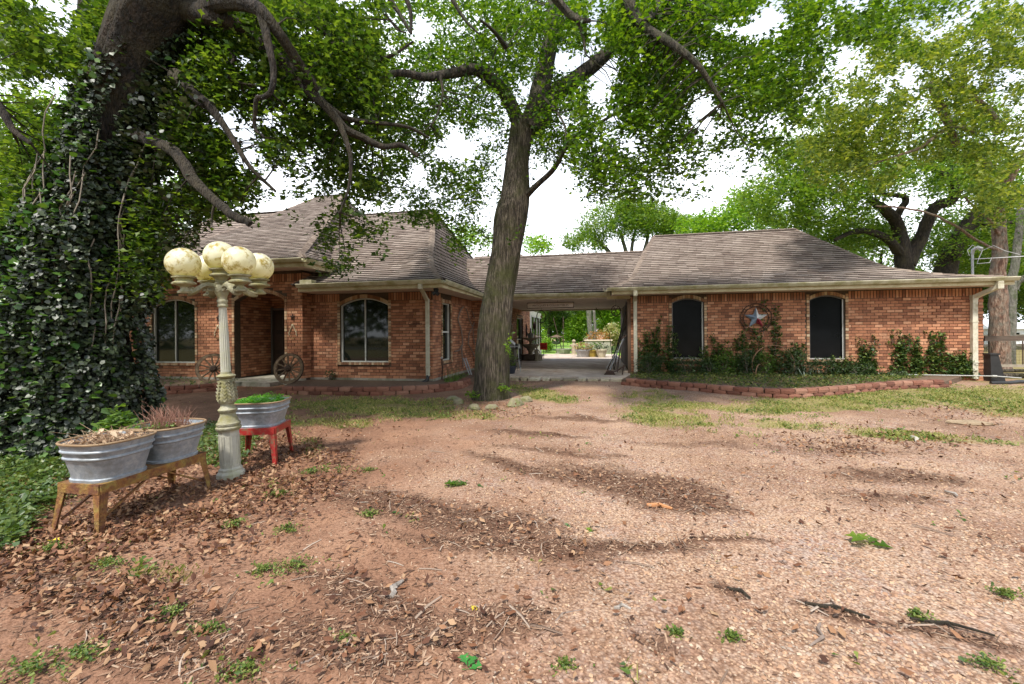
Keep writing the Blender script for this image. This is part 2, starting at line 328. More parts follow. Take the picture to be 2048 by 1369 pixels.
M_screen = mat('sun_screen', [(.004, .005, .006), (.009, .010, .012)], rough=.16, spec=.20, nscale=2)
M_dark = mat('dark_wood', [(.02, .013, .01), (.05, .032, .022)], rough=.6, nscale=6, stretch=(1, 1, .2))
house = empty('brick_house', HW(0, 0), -YAW, label='long single storey brick ranch house with brown shingle roof and open carport passage', cat='house')
loose_bricks = []   # (score, wall, matrix)
BM = MB().box((0, -.014, 0), (1, .02, 1)); brick_unit = None
def wall(name, o, d, Ln, z0, z1, ops=(), z1b=None, found=0.0, frieze=True, seed=1, label=None, bricks=True, th=.2):
    """o=(u,v) start, d=direction, outward normal=(dv,-du). ops: (a0,a1,z0,zside,rise)"""
    M = Matrix(((d[0], -d[1], 0, o[0]), (d[1], d[0], 0, o[1]), (0, 0, 1, 0), (0, 0, 0, 1)))
    w = MB(); cuts = sorted(ops); a = 0
    for (a0, a1, q0, q1, ri) in cuts:
        w.box((a, 0, z0), (a0, th, z1), M)
        if q0 > z0: w.box((a0, 0, z0), (a1, th, q0), M)
        n = 10; arc = [(a0+(a1-a0)*i/n, q1+ri*(1-(2*i/n-1)**2)) for i in range(n+1)]
        for i in range(n):
            w.prism([arc[i], arc[i+1], (arc[i+1][0], z1), (arc[i][0], z1)], 0, th, M)
        a = a1
    w.box((a, 0, z0), (Ln, th, z1), M)
    W = w.build(name, M_mortar, house, label=label)
    if not bricks: return W, M
    rs = random.Random(seed); H, BWd, j = .083, .198, .014; rows = int((z1-found)/H); tv = []
    bm = MB(); top = rows-3 if frieze else rows
    def free(x0, x1, zc0, zc1):
        segs = [(x0, x1)]
        for (a0, a1, q0, q1, ri) in cuts:
            xm = min(max((x0+x1)/2, a0), a1); t = (2*(xm-a0)/(a1-a0)-1); ztop = q1+ri*(1-t*t)+.105
            if zc1 > q0-.075 and zc0 < ztop:
                e = .085; ns = []
                for (s0, s1) in segs:
                    if s1 <= a0-e or s0 >= a1+e: ns.append((s0, s1)); continue
                    if s0 < a0-e: ns.append((s0, a0-e))
                    if s1 > a1+e: ns.append((a1+e, s1))
                segs = ns
        return segs
    def brick(x0, x1, zz0, zz1):
        y = -.012+rs.uniform(-.004, .003); Mx = M @ Matrix.Translation((x0, y, zz0)) @ Matrix.Diagonal((x1-x0, 1, zz1-zz0, 1))
        ctr = HW(*(M @ Vector(((x0+x1)/2, 0, 0)))[:2]); px, py = proj(ctr[0], ctr[1], (zz0+zz1)/2)
        face = abs(d[0]); sc_ = (x1-x0)*(zz1-zz0)/(ctr[1]**2)*(face+.15) if (0 < px < 2048 and not (925 < px < 1030)) else 0
        loose_bricks.append((sc_, W, Mx, bm))
    for r in range(rows):
        z = found+r*H
        if frieze and r >= top:
            if r == top:
                x = 0
                while x < Ln-.03:
                    for (s0, s1) in free(x, min(x+.07, Ln), z, z+H*2.6): 
                        if s1-s0 > .02: brick(s0, s1-j, z, z+H*2.7-j)
                    x += .0705+j*.6
            continue
        x = -(BWd*.5 if r % 2 else 0)
        while x < Ln:
            x1 = x+BWd; s0, s1 = max(0, x), min(Ln, x1)
            for (p, q) in free(s0, s1, z, z+H):
                if q-p > .03: brick(p, q-(j if q < Ln-.001 else 0), z, z+H-j)
            x = x1
    # arch and jamb trim bricks, sill of headers
    for (a0, a1, q0, q1, ri) in cuts:
        t = MB(); n = max(6, int((a1-a0)/.075)); 
        for i in range(n):
            xa = a0-.0+(a1-a0)*(i+.08)/n; xb = a0+(a1-a0)*(i+.92)/n
            za = q1+ri*(1-(2*(xa-a0)/(a1-a0)-1)**2); zb = q1+ri*(1-(2*(xb-a0)/(a1-a0)-1)**2)
            t.prism([(xa, za), (xb, zb), (xb, zb+.1), (xa, za+.1)], -.03, .02, M)
        z = max(q0, found); 
        while z < q1+.09:
            for xx in (a0-.08, a1+.008): t.box((xx, -.03, z), (xx+.072, .02, z+H-j), M)
            z += H
        if q0 > .3:
            n = int((a1-a0+.2)/.078); 
            for i in range(n): t.box((a0-.1+i*.078, -.06, q0-.072), (a0-.1+i*.078+.068, .1, q0-.004), M)
        t.build('brick_surround', M_trimbrick, house, kind='stuff')
    W['bm'] = 1; return W, M
walls = []
def window(M, op, kind, label=None):
    a0, a1, q0, q1, ri = op; n = 12; yb = .075
    arc = [(a0+(a1-a0)*i/n, q1+ri*(1-(2*i/n-1)**2)) for i in range(n+1)]
    fr = MB(); t = .032
    for i in range(n):
        (xa, za), (xb, zb) = arc[i], arc[i+1]; fr.prism([(xa, za-t), (xb, zb-t), (xb, zb), (xa, za)], yb-.03, yb+.02, M)
    fr.box((a0, yb-.03, q0), (a0+t, yb+.02, q1-.003), M); fr.box((a1-t, yb-.03, q0), (a1, yb+.02, q1-.003), M); fr.box((a0+t+.001, yb-.035, q0), (a1-t-.001, yb+.02, q0+t), M)
    f = fr.build('window', M_winw if kind != 'screen' else mat('dark_frame', [(.10, .09, .08), (.22, .2, .18)], rough=.5), house, label=label)
    p = MB(); p.prism([(a0+.01, q0+.01)]+[(x, z-.012) for x, z in [(a0+.01, q1)]+arc[1:-1]+[(a1-.01, q1)]][::1]+[(a1-.01, q0+.01)], yb+.021, yb+.03, M)
    p.build('pane', M_glass if kind != 'screen' else M_screen, f)
    if kind == 'double': MB().box(((a0+a1)/2-.011, yb-.025, q0+t+.002), ((a0+a1)/2+.011, yb+.018, q1+ri-t-.002), M).build('mullion', M_winw, f)
    if kind == 'sash': MB().box((a0+t+.002, yb-.028, (q0+q1)/2-.03), (a1-t-.002, yb+.018, (q0+q1)/2+.02), M).build('sash_rail', M_winw, f)
    if kind == 'screen': MB().box((a1-t-.022, yb-.045, q0+t+.003), (a1-t-.002, yb-.031, q1), M).build('frame_edge', M_winw, f); MB().box((a0+.001, yb-.06, q0-.02+.022), (a1-.001, yb-.037, q0+.024), M).build('sill', M_winw, f)
# right wing front
ops = [(U(1344, 0), U(1408, 0), .57, 2.31, .13), (U(1619, 0), U(1690, 0), .57, 2.31, .13)]
W1, M1 = wall('wall', (0, 0), (1, 0), 9.3, -.1, 2.60, ops, seed=1)
window(M1, ops[0], 'screen', 'black screened arched window near the carport'); window(M1, ops[1], 'screen', 'black screened arched window right of the metal star')
W1b, M1b = wall('wall', (9.3, 0), (0, 1), 8, -.1, 2.60, seed=2, bricks=False)
W1c, M1c = wall('wall', (0, 8), (0, -1), 8, -.1, 2.60, seed=3, bricks=False)
MB().box((0, 7.8, -.1), (9.3, 8, 2.6)).build('wall', M_mortar, house)
# living room front and side
FZ = .18
vl = -3.16; op = [(U(681, vl)+9.12, U(777, vl)+9.12, .62, 2.22, .2)]
W2, M2 = wall('wall', (-9.12, vl), (1, 0), 3.72, -.1, 2.60, op, found=FZ, seed=4)
window(M2, op[0], 'double', 'wide arched picture window with a centre mullion in the living room wall')
def Vat(px, u):  # v for a pixel column on a side plane u
    r = (px-1024)/FPX; return (OX+cy*u-r*(OY-sy*u))/(r*cy-sy)
so = (Vat(884, -5.4)-vl, Vat(901, -5.4)-vl); op3 = [(so[0], so[1], .62, 2.3, .001)]
W3, M3 = wall('wall', (-5.4, vl), (0, 1), 3.7, -.1, 2.60, op3, found=FZ, seed=5)
window(M3, op3[0], 'sash', 'narrow white sash window on the side wall')
W4, M4 = wall('wall', (-5.4, .54), (1, 0), .72, -.1, 2.60, found=FZ, seed=6, frieze=False)
dz0 = Vat(1033, -4.68)-.54; dz1 = Vat(1045, -4.68)-.54
W5, M5 = wall('wall', (-4.68, .54), (0, 1), 8.1, -.1, 2.60, [(dz0, dz1, .12, 2.1, .001)], found=FZ, seed=7)
window(M5, (dz0, dz1, .12, 2.1, .001), 'sash', 'tall white framed glazed door in the passage')
# entry wing
ve = -3.52; E0 = -15.2
oe = [(U(305, ve)-E0, U(391, ve)-E0, .59, 2.3, .2), (U(470, ve)-E0, U(570, ve)-E0, -.1, 2.40, .24)]
W6, M6 = wall('wall', (E0, ve), (1, 0), -9.12-E0, -.1, 3.25, oe, found=FZ, seed=8)
window(M6, oe[0], 'double', 'arched picture window behind the lamp post')
W7, M7 = wall('wall', (-9.12, ve), (0, 1), 3.0, -.1, 3.25, found=FZ, seed=9, frieze=False)
# entry recess
ea, eb = E0+oe[1][0], E0+oe[1][1]
W8, M8 = wall('wall', (ea-.10, ve+1.45), (1, 0), eb-ea+.6, -.1, 3.1, found=FZ, seed=10, frieze=False)
W9b, M9b = wall('wall', (ea, ve+.2), (0, 1), 1.25, -.1, 3.1, found=FZ, seed=11, frieze=False, th=.15)
W10, M10 = wall('wall', (eb+.3, ve+1.44), (0, -1), 1.23, -.1, 3.1, found=FZ, seed=13, frieze=False)
MB().box((ea-.1, ve+.2, 2.72), (eb+.5, ve+1.44, 2.80)).build('porch_ceiling', M_soff, house)
fl = MB().box((ea-.1, ve-.02, 0), (eb+.3, ve+1.6, .14)).build('porch_floor', M_conc, house)
# door in the recess
dr = MB(); dx = ea+.10; dr.box((dx, ve+1.38, .14), (dx+.9, ve+1.42, 2.2)); door = dr.build('front_door', M_dark, house)
tp = MB()
for a in range(2):
    for bq in range(3): tp.box((dx+.1+a*.4, ve+1.36, .3+bq*.63), (dx+.4+a*.4, ve+1.379, .8+bq*.63))
tp.build('door_panel', mat('dark_wood2', [(.035, .02, .014), (.06, .035, .024)], rough=.5), door)
MB().lathe([(.02, 0), (.03, .02), (.03, .05), (.01, .06)], 10, Matrix.Translation((dx+.83, ve+1.38, 1.1)) @ Matrix.Rotation(R(90), 4, 'X')).build('handle', mat('brass', [(.4, .28, .1)], rough=.3, metal=1), door)
MB().box((dx+1.0, ve+1.35, .14), (dx+1.05, ve+1.43, 2.3)).box((dx-.06, ve+1.35, .14), (dx-.01, ve+1.43, 2.3)).box((dx-.06, ve+1.35, 2.21), (dx+1.05, ve+1.43, 2.26)).build('door_frame', mat('grey_trim', [(.12, .11, .10)], rough=.6), house)
# foundations
fd = MB(); fd.box((-9.12, vl-.03, -.12), (-5.37, vl+.1, FZ)).box((-5.5, vl+.101, -.12), (-5.37, .539, FZ)).box((E0, ve-.03, -.12), (ea, ve+.1, FZ)).box((eb, ve-.03, -.12), (-9.09, ve+.1, FZ)).box((-5.369, .50, -.12), (-4.65, .6, FZ)); fd.build('foundation', M_conc, house)
# passage siding wall beyond the brick, with its tall windows
sd = MB(); sd.box((-4.9, 8.64, 0), (-4.66, 13, 2.62)); sdo = sd.build('siding_wall', mat('white_siding', [(.62, .60, .52), (.72, .70, .63)], rough=.7, nscale=3), house, label='white siding with tall windows beyond the carport')
for k in range(4):
    v0 = 8.9+k*1.0; f = MB().box((-4.66, v0, .55), (-4.62, v0+.8, 2.35)).build('window', M_winw, house)
    for q in range(2): MB().box((-4.619, v0+.07+q*.36, .62), (-4.612, v0+.37+q*.36, 2.28)).build('pane', M_glass, f)
# right side wall of the passage: frame post and rough boards
MB().box((-.10, -.02, -.05), (-.004, .08, 2.5)).build('corner_board', mat('brown_board', [(.11, .065, .04), (.19, .12, .075)], rough=.8, stretch=(1, 1, .15), nscale=20), house)

# ---- bricks: the largest 300 singly, the rest as one part per wall
loose_bricks.sort(key=lambda t: -t[0])
brick_me = None
for k, (s, W, Mx, bm) in enumerate(loose_bricks):
    if k < 300:
        if brick_me is None:
            o = BM.build('brick', M_brick, W); brick_me = o.data
        else: o = link('brick', brick_me, W)
        o.matrix_local = Mx
    else:
        bm.wall = W; bm.box((0, 0, 0), (1, .02, 1), Mx)
for bm in {id(t[3]): t[3] for t in loose_bricks}.values():
    if bm.v: bm.build('brick', M_brick, bm.wall, kind='stuff')

# ---- roofs
F_UP = lambda s: s**.85
def curve(tab):
    xs = [a for a, _ in tab]; ys = [b for _, b in tab]; return lambda s: float(np.interp(s, xs, ys))
tabs = []   # shingles of every slope: (score, verts(8))
def slope(Lf, Rf, n=60, ex=.175, seed=0, vis=True):
    """Lf(s), Rf(s): left and right edge points, seen from outside, s from eave to ridge."""
    ss = np.linspace(0, 1, n+1); A = np.array([Lf(s) for s in ss]); B = np.array([Rf(s) for s in ss])
    V = []; 
    for a, b2 in zip(A, B): V += [a, b2]
    V = np.array(V); F = np.array([(2*i, 2*i+1, 2*i+3, 2*i+2) for i in range(n)])
    deck.append((V-np.array([0, 0, .02]), F))
    if not vis: return
    Mi = (A+B)/2; seg = np.linalg.norm(np.diff(Mi, axis=0), axis=1)
    # length measured down the slope, square to the eave
    e = B[0]-A[0]; e = e/np.linalg.norm(e); dd = np.diff(Mi, axis=0); dd = dd-np.outer(dd@e, e); cl = np.concatenate([[0], np.cumsum(np.linalg.norm(dd, axis=1))])
    rs = random.Random(seed); nc = int(cl[-1]/ex)+1
    for c in range(nc):
        s0 = np.interp(c*ex, cl, ss); s1 = np.interp(min(cl[-1], (c+1)*ex+.02), cl, ss)
        a0, b0 = Lf(s0), Rf(s0); a1, b1 = Lf(s1), Rf(s1)
        o0 = a0@e; w0, w1 = a0@e, b0@e; y0, y1 = a1@e, b1@e; x = w0-rs.random()*.3-(.15 if c % 2 else 0)
        up = np.cross(e, (a1-a0)-((a1-a0)@e)*e); up = up/np.linalg.norm(up); up = up if up[2] > 0 else -up
        fb = a0-(a0@e)*e; ft = a1-(a1@e)*e; sag = 0
        while x < w1:
            x2 = x+.30+rs.uniform(-.03, .03); lo, hi = max(x, w0), min(x2-.006, w1); lo2, hi2 = max(x, y0), min(x2-.006, y1)
            if hi-lo > .02 and hi2 > lo2-.05:
                hi2 = max(hi2, lo2+.001); t = .026+rs.uniform(0, .01); dr_ = rs.uniform(-.008, .008)
                dn = (fb-ft)/np.linalg.norm(fb-ft)
                p = [fb+e*lo+up*t+dn*dr_, fb+e*hi+up*t+dn*dr_, ft+e*hi2+up*.004, ft+e*lo2+up*.004, fb+e*lo-up*.002+dn*dr_, fb+e*hi-up*.002+dn*dr_]
                tabs.append(p)
            x = x2
def ridge(p, q, capw=.14, n=None):
    p = np.array(p); q = np.array(q); Ls = np.linalg.norm(q-p); k = max(1, int(Ls/.18)); d = (q-p)/Ls
    sdv = np.cross(d, [0, 0, 1]); sdv /= np.linalg.norm(sdv)
    for i in range(k):
        a = p+d*i*Ls/k; c = p+d*(i+1.1)*Ls/k; z = np.array([0, 0, 1.])
        v = [a-sdv*capw-z*.02, a+z*.045, a+sdv*capw-z*.02, c-sdv*capw-z*.03, c+z*.03, c+sdv*capw-z*.03]
        caps.add(v, [(0, 1, 4, 3), (1, 2, 5, 4), (0, 2, 1), (3, 4, 5)])
def hipline(f, n=26, capw=.12):
    pts = [np.array(f(s)) for s in np.linspace(0.01, 1, n)]
    for a, c in zip(pts[:-1], pts[1:]):
        if np.linalg.norm(c-a) > .02: ridge(a, c, capw)
deck = []; caps = MB()
def block(z0, z1, vf, vb, ul, ur, vis='FRL', seed=0):
    zz = lambda s: z0+(z1-z0)*s
    pl = lambda s: np.array([ul(s), vf(s), zz(s)]); pr = lambda s: np.array([ur(s), vf(s), zz(s)])
    bl = lambda s: np.array([ul(s), vb(s), zz(s)]); br = lambda s: np.array([ur(s), vb(s), zz(s)])
    slope(pl, pr, seed=seed, vis='F' in vis); slope(pr, br, seed=seed+1, vis='R' in vis); slope(bl, pl, seed=seed+2, vis='L' in vis); slope(br, bl, seed=seed+3, vis='B' in vis)
    for f in (pl, pr, br, bl): hipline(f)
    ridge(pl(1), pr(1), .15)
mk = lambda a, b2: (lambda s: a+(b2-a)*F_UP(s))
# right wing
fl_ = curve([(0, -.73), (.06, -.35), (.15, .05), (.25, .22), (.39, .38), (.66, .71), (1, 1.2)])
fr_ = curve([(0, 9.62), (.05, 8.5), (.10, 7.95), (.19, 7.38), (.35, 7.15), (.56, 6.9), (1, 6.24)])
block(2.75, 5.25, mk(-.6, 4.0), mk(8.6, 4.0), fl_, fr_, 'FLR', 10)
# living wing
fa = curve([(0, 0), (.05, .13), (.15, .30), (.3, .47), (.5, .62), (.75, .82), (1, 1)])
block(2.75, 6.32, mk(-3.98, 2.0), mk(8.0, 2.0), curve([(0, -9.1), (.19, -9.1), (.26, -10.5), (.5, -12), (1, -12)]), lambda s: -4.8-2.63*fa(s), 'FR', 20)
# entry block
fb_ = curve([(0, 0), (.04, .12), (.09, .226), (.27, .414), (.4, .504), (.7, .75), (1, 1)])
block(3.41, 7.5, mk(-4.2, 2.8), mk(9.8, 2.8), lambda s: -15.5+2.4*s, lambda s: -8.55-3.45*fb_(s), 'FRL', 30)
block(2.8, 6.7, mk(-2.6, 2.0), mk(6.6, 2.0), lambda s: -21.5+3.7*s**.7, lambda s: -13.5, 'FL', 40)
# carport roof
slope(lambda s: np.array([-6.4, -.1+3.2*s, 2.70+1.8*s]), lambda s: np.array([1.1, -.1+3.2*s, 2.70+1.8*s]), seed=50)
slope(lambda s: np.array([1.1, 6.3-3.2*s, 2.70+1.8*s]), lambda s: np.array([-6.4, 6.3-3.2*s, 2.70+1.8*s]), seed=51, vis=False)
ridge((-6.0, 3.1, 4.5), (.9, 3.1, 4.5), .15)
# a farther low roof behind the living wing
slope(lambda s: np.array([-7.5, 5+3*s, 3.4+2.1*s]), lambda s: np.array([-4.9, 5+3*s, 3.4+2.1*s]), seed=52)
Vd = []; Fd = []; off = 0
for v_, f_ in deck: Vd.append(v_); Fd.append(f_+off); off += len(v_)
roof = npmesh('roof', np.concatenate(Vd), np.concatenate(Fd), M_deck, house, label='brown hipped shingle roofs with flared eaves')
def tsc(p):
    c = sum(p[:4])/4; w = HW(c[0], c[1]); px, py = proj(w[0], w[1], c[2])
    if not (0 < px < 2048) or (925 < px < 1060) or px < 560: return 0
    return np.linalg.norm(p[1]-p[0])*np.linalg.norm(p[2]-p[1])/w[1]**2
tabs.sort(key=lambda p: -tsc(p))
SF = [(0, 1, 2, 3), (4, 5, 1, 0), (4, 0, 3), (5, 2, 1)]
for p in tabs[:300]:
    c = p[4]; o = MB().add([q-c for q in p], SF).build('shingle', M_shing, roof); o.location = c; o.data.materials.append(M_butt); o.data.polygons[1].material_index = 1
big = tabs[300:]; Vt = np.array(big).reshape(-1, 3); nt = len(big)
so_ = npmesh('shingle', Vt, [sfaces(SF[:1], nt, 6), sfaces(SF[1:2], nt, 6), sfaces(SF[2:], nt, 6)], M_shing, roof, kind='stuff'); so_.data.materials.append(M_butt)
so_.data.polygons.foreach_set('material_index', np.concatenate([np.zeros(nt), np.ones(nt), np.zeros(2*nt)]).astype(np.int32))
caps.build('ridge_cap', M_ridge, roof, kind='stuff')
# gutters, fascias, soffits
class FB:
    def box(s, a, b): MB().box(a, b).build('fascia', M_trim, house); return s
    def build(s, *a, **k): pass
class SB:
    def box(s, a, b): MB().box(a, b).build('soffit', M_soff, house); return s
    def build(s, *a, **k): pass
def gutter(p, q, out, m=M_gut, drop=.09, name='gutter'):
    """p,q: (u,v,z) eave points, out: unit outward (u,v)"""
    p = Vector(p); q = Vector(q); d = (q-p).normalized(); o = Vector((out[0], out[1], 0))
    prof = [(0, 0), (0, -drop), (.06, -drop), (.09, -drop*.55), (.115, -.01), (.115, .012), (.098, .012), (.08, -.05), (.02, -.06), (.02, 0)]
    k = len(prof); vs = [p+o*a+Vector((0, 0, z)) for a, z in prof]+[q+o*a+Vector((0, 0, z)) for a, z in prof]
    return MB().add(vs, [(i, (i+1) % k, (i+1) % k+k, i+k) for i in range(k)]+[tuple(range(k))[::-1], tuple(range(k, 2*k))]).build(name, m, house)
gutter((-.73, -.60, 2.75), (9.62, -.60, 2.75), (0, -1)); gutter((-.73, -.2, 2.74), (-.73, -.61, 2.75), (-1, 0)).name = 'gutter'
gutter((-8.9, -3.98, 2.75), (-4.8, -3.98, 2.75), (0, -1)); gutter((-4.8, -3.98, 2.749), (-4.8, -.1, 2.70), (1, 0))
gutter((-15.5, -4.2, 3.41), (-8.55, -4.2, 3.41), (0, -1)); gutter((-8.55, -4.2, 3.409), (-8.55, -2.0, 3.40), (1, 0))
gutter((-4.8, -.1, 2.69), (-.73, -.1, 2.66), (0, -1))
fs = FB()
fs.box((-.6, -.585, 2.56), (9.58, -.56, 2.73)); fs.box((-8.9, -3.965, 2.56), (-4.83, -3.94, 2.73)); fs.box((-4.83, -3.94, 2.56), (-4.81, -.1, 2.72))
fs.box((-15.4, -4.185, 3.2), (-8.58, -4.16, 3.39)); fs.box((-8.58, -4.16, 3.2), (-8.56, -1.9, 3.39)); fs.box((-4.8, -.085, 2.52), (-.62, -.06, 2.68))
fs.box((-4.7, 6.2, 2.44), (0, 6.3, 2.60)); fs.build('fascia', M_trim, house)
sf = SB(); sf.box((-.6, -.56, 2.56), (9.55, .0-.03, 2.58)).box((-8.9, -3.94, 2.56), (-4.84, vl-.03, 2.58)).box((-5.37, vl-.029, 2.56), (-4.84, .50, 2.58))
sf.box((-15.4, -4.16, 3.21), (-8.59, ve-.03, 3.23)).box((-9.09, ve-.029, 3.21), (-8.59, -1.9, 3.23))
for k in range(9): sf.box((-4.66+k*.52, -.05, 2.50+.0005*(k % 2)), (-4.66+k*.52+.515, 6.19, 2.515))
sf.build('soffit', M_soff, house)
MB().box((-.73, -.06, 2.46), (-.02, .0, 2.56)).build('beam', M_trim, house)
# gutter end blocks
MB().box((-8.75, -4.1, 2.74), (-8.4, -3.9, 2.86)).build('gutter_end', M_gut, house)
# downspouts
def spout(pts, w=.075, name='downspout', m=M_pipe, foot=True):
    b_ = MB()
    for a, c in zip(pts[:-1], pts[1:]): b_.bar(a, c, w, w*.8, up=(0, 1, 0) if abs(a[2]-c[2]) > .3 else (0, 0, 1))
    for a in pts[1:-1]: b_.box((a[0]-w*.54, a[1]-w*.5, a[2]-w*.5), (a[0]+w*.54, a[1]+w*.5, a[2]+w*.5))
    for z in (.5, 1.6): b_.box((pts[-1][0]-w*.6, pts[-1][1]-w*.52, z), (pts[-1][0]+w*.6, pts[-1][1]+w*.6, z+.03))
    return b_.build(name, m, house)
spout([(-5.36, -4.04, 2.66), (-5.36, -4.02, 2.58), (-5.50, vl-.09, 2.30), (-5.50, vl-.09, .26)], .09)
spout([(.10, -.66, 2.66), (.10, -.64, 2.56), (.13, -.08, 2.40), (.13, -.08, .14)], .105)
spout([(9.22, -.64, 2.66), (9.22, -.62, 2.52), (9.04, -.09, 2.28), (9.04, -.08, .06)], .12)
e1 = MB().tube([(-5.50, vl-.09, .27), (-5.50, vl-.14, .16), (-5.62, vl-.2, .08), (-5.95, vl-.26, .04), (-6.5, vl-.25, .03)], .05, 10).build('drain_hose', mat('black_rubber', [(.012, .012, .012), (.03, .03, .03)], rough=.5), house, smooth=True)
# flood lights under the corner eave
fl2 = MB().box((-5.06, -3.90, 2.50), (-4.96, -3.80, 2.558)).build('flood_light', MATS['black_rubber'], house, label='twin black flood lights under the corner eave')
for s in (-1, 1): MB().lathe([(.02, 0), (.035, .03), (.05, .13), (.055, .16), (.045, .16)], 12, Matrix.Translation((-5.01+s*.05, -3.85, 2.49)) @ Matrix.Rotation(R(s*55), 4, 'Y') @ Matrix.Rotation(R(160), 4, 'X')).build('lamp_head', MATS['black_rubber'], fl2)
# electric mast on the right eave
mu = U(1946, .9); mast = MB().tube([HW(mu, .9, 2.6), HW(mu, .9, 3.62)], .03, 10).tube([HW(mu, .9, 3.60), HW(mu, .88, 3.72), HW(mu+.07, .80, 3.78), HW(mu+.12, .72, 3.72)], [.038, .05, .05, .04], 10)
mast.build('electric_mast', mat('galvanised', [(.30, .31, .32), (.42, .43, .43)], rough=.5, metal=.4), None, smooth=True)
mo = bpy.data.objects['electric_mast']; tag(mo, 'grey electric service mast with a curved hood standing above the right eave', 'mast')
wires = MB()
A0 = HW(mu+.1, .75, 3.66)
def sag(a, b2, d, n=12): return [Vector(a).lerp(Vector(b2), t/n)-Vector((0, 0, d*4*(t/n)*(1-t/n))) for t in range(n+1)]
for k in range(3): wires.tube(sag(HW(mu, .85, 3.45), HW(19, -1+k*.1, 3.85+k*.05), .12), .008+.003*(k == 0), 5)
wires.tube([A0, HW(mu+.3, .6, 3.78), HW(mu+.5, .5, 3.6), HW(mu+.75, .4, 3.47)], .008, 5).tube([A0, HW(mu-.2, .6, 3.82), HW(mu-.4, .5, 3.66), HW(mu-.35, .5, 3.5)], .008, 5).tube([HW(mu+.1, .7, 3.66), HW(mu-.05, .6, 3.45), HW(mu-.1, .6, 3.28), HW(mu+.2, .6, 3.3), HW(mu+.25, .6, 3.44)], .008, 5)
wires.build('power_cable', mat('cable_grey', [(.42, .42, .42)], rough=.6), mo, smooth=True)

# ------------------------------------------------------------------ carport slab with its stone edge
M_slab = mat('slab_concrete', [(.36, .28, .22), (.54, .46, .39), (.66, .58, .50)], rough=.85, nscale=1.7, bump=.4, bscale=40, dirt=((.30, .18, .12), .48, .75), dscale=.9)
slab = empty('carport_floor', HW(-4.9, -1.3, 0), -YAW, kind='structure')
for (u0, u1) in ((0, 2.44), (2.45, 4.86)):
    for (a, c) in ((0, 1.9), (1.91, 4.6), (4.61, 7.3), (7.31, 10.2), (10.21, 14)):
        MB().box((u0, a, -.1), (u1, c, .10-.002*rnd.random())).build('slab', M_slab, slab)
M_flag = mat('flagstone', [(.30, .24, .16), (.50, .43, .32), (.62, .56, .45)], rough=.9, nscale=6, bump=.8, bscale=25, rand=True, dirt=((.2, .19, .07), .5, .8))
x = -.15
while x < 4.95:
    w = rnd.uniform(.22, .48); b_ = MB(); h = rnd.uniform(.06, .10); n = 9; pts = []
    for i in range(n):
        a = 2*math.pi*i/n; r = 1+rnd.uniform(-.12, .12); sx = abs(math.cos(a))**.55*math.copysign(1, math.cos(a)); sy_ = abs(math.sin(a))**.55*math.copysign(1, math.sin(a)); pts.append((sx*w*.49*r, sy_*.15*r))
    vs = [(px_, py_, -.03) for px_, py_ in pts]+[(px_, py_, h*.8) for px_, py_ in pts]+[(px_*.85, py_*.8, h+rnd.uniform(-.008, .008)) for px_, py_ in pts]
    b_.add(vs, [(i, (i+1) % n, (i+1) % n+n, i+n) for i in range(n)]+[(i+n, (i+1) % n+n, (i+1) % n+2*n, i+2*n) for i in range(n)]+[tuple(range(2*n, 3*n))])
    o = b_.build('flagstone', M_flag, slab); o.location = (x+w/2, -.17+rnd.uniform(-.03, .03), 0); x += w+.02

# ------------------------------------------------------------------ planter edging of red blocks
M_block = mat('edging_block', [(.11, .042, .026), (.19, .072, .045), (.25, .105, .066), (.33, .17, .115)], rough=.9, nscale=8, bump=.9, bscale=30, rand=True, dirt=((.13, .10, .045), .55, .8), dscale=2)
def blockmesh(w=.29, d=.17, h=.098):
    b_ = MB(); e = .012; x0, x1 = 0, w; 
    front = [(0, .0), (w*.3, -.022), (w*.62, -.026), (w, 0)]
    bot = [(x, y, 0) for x, y in front]+[(w*.93, d, 0), (w*.07, d, 0)]; mid = [(x, y-.006, h*.55) for x, y in front]+[(w*.93, d, h*.55), (w*.07, d, h*.55)]; top = [(x*.97+.004, y+.012, h) for x, y in front]+[(w*.92, d-.004, h), (w*.08, d-.004, h)]
    n = 6; b_.add(bot+mid+top, [(i, (i+1) % n, (i+1) % n+n, i+n) for i in range(n)]+[(i+n, (i+1) % n+n, (i+1) % n+2*n, i+2*n) for i in range(n)]+[tuple(range(2*n, 3*n))]); return b_
bme = None
def edging(pts, label, group, rows=2, z0=-.02, pw=.30):
    global bme
    root = empty('garden_edging', pts[0], 0, label=label, cat='edging', group=group)
    cur = spline([(p.x, p.y) for p in pts], 200); sl = np.concatenate([[0], np.cumsum(np.linalg.norm(np.diff(cur, axis=0), axis=1))])
    for r in range(rows):
        s = (r % 2)*pw/2
        while s < sl[-1]-pw*.6:
            a = np.array([np.interp(s, sl, cur[:, k]) for k in (0, 1)]); c = np.array([np.interp(s+pw, sl, cur[:, k]) for k in (0, 1)]); ang = math.atan2(c[1]-a[1], c[0]-a[0])
            if bme is None: o = blockmesh().build('block', M_block, root); bme = o.data
            else: o = link('block', bme, root)
            o.location = (a[0]-pts[0].x+rnd.uniform(-.004, .004)-math.sin(ang)*.012*r, a[1]-pts[0].y+math.cos(ang)*.012*r+rnd.uniform(-.006, .006), z0+r*.1+rnd.uniform(-.003, .003)); o.rotation_euler = (rnd.uniform(-.02, .02), rnd.uniform(-.012, .012), ang+rnd.uniform(-.02, .02)); o.scale = (rnd.uniform(.93, 1.0), 1, 1)
            s += pw
    return root
EG = 'edging walls of red blocks round the planting beds'
edging([G(x, y) for x, y in ((1242, 770), (1300, 776), (1400, 784), (1500, 793), (1580, 796), (1650, 793), (1730, 786), (1800, 779), (1900, 775))], 'low curved wall of red blocks below the right wing', EG)
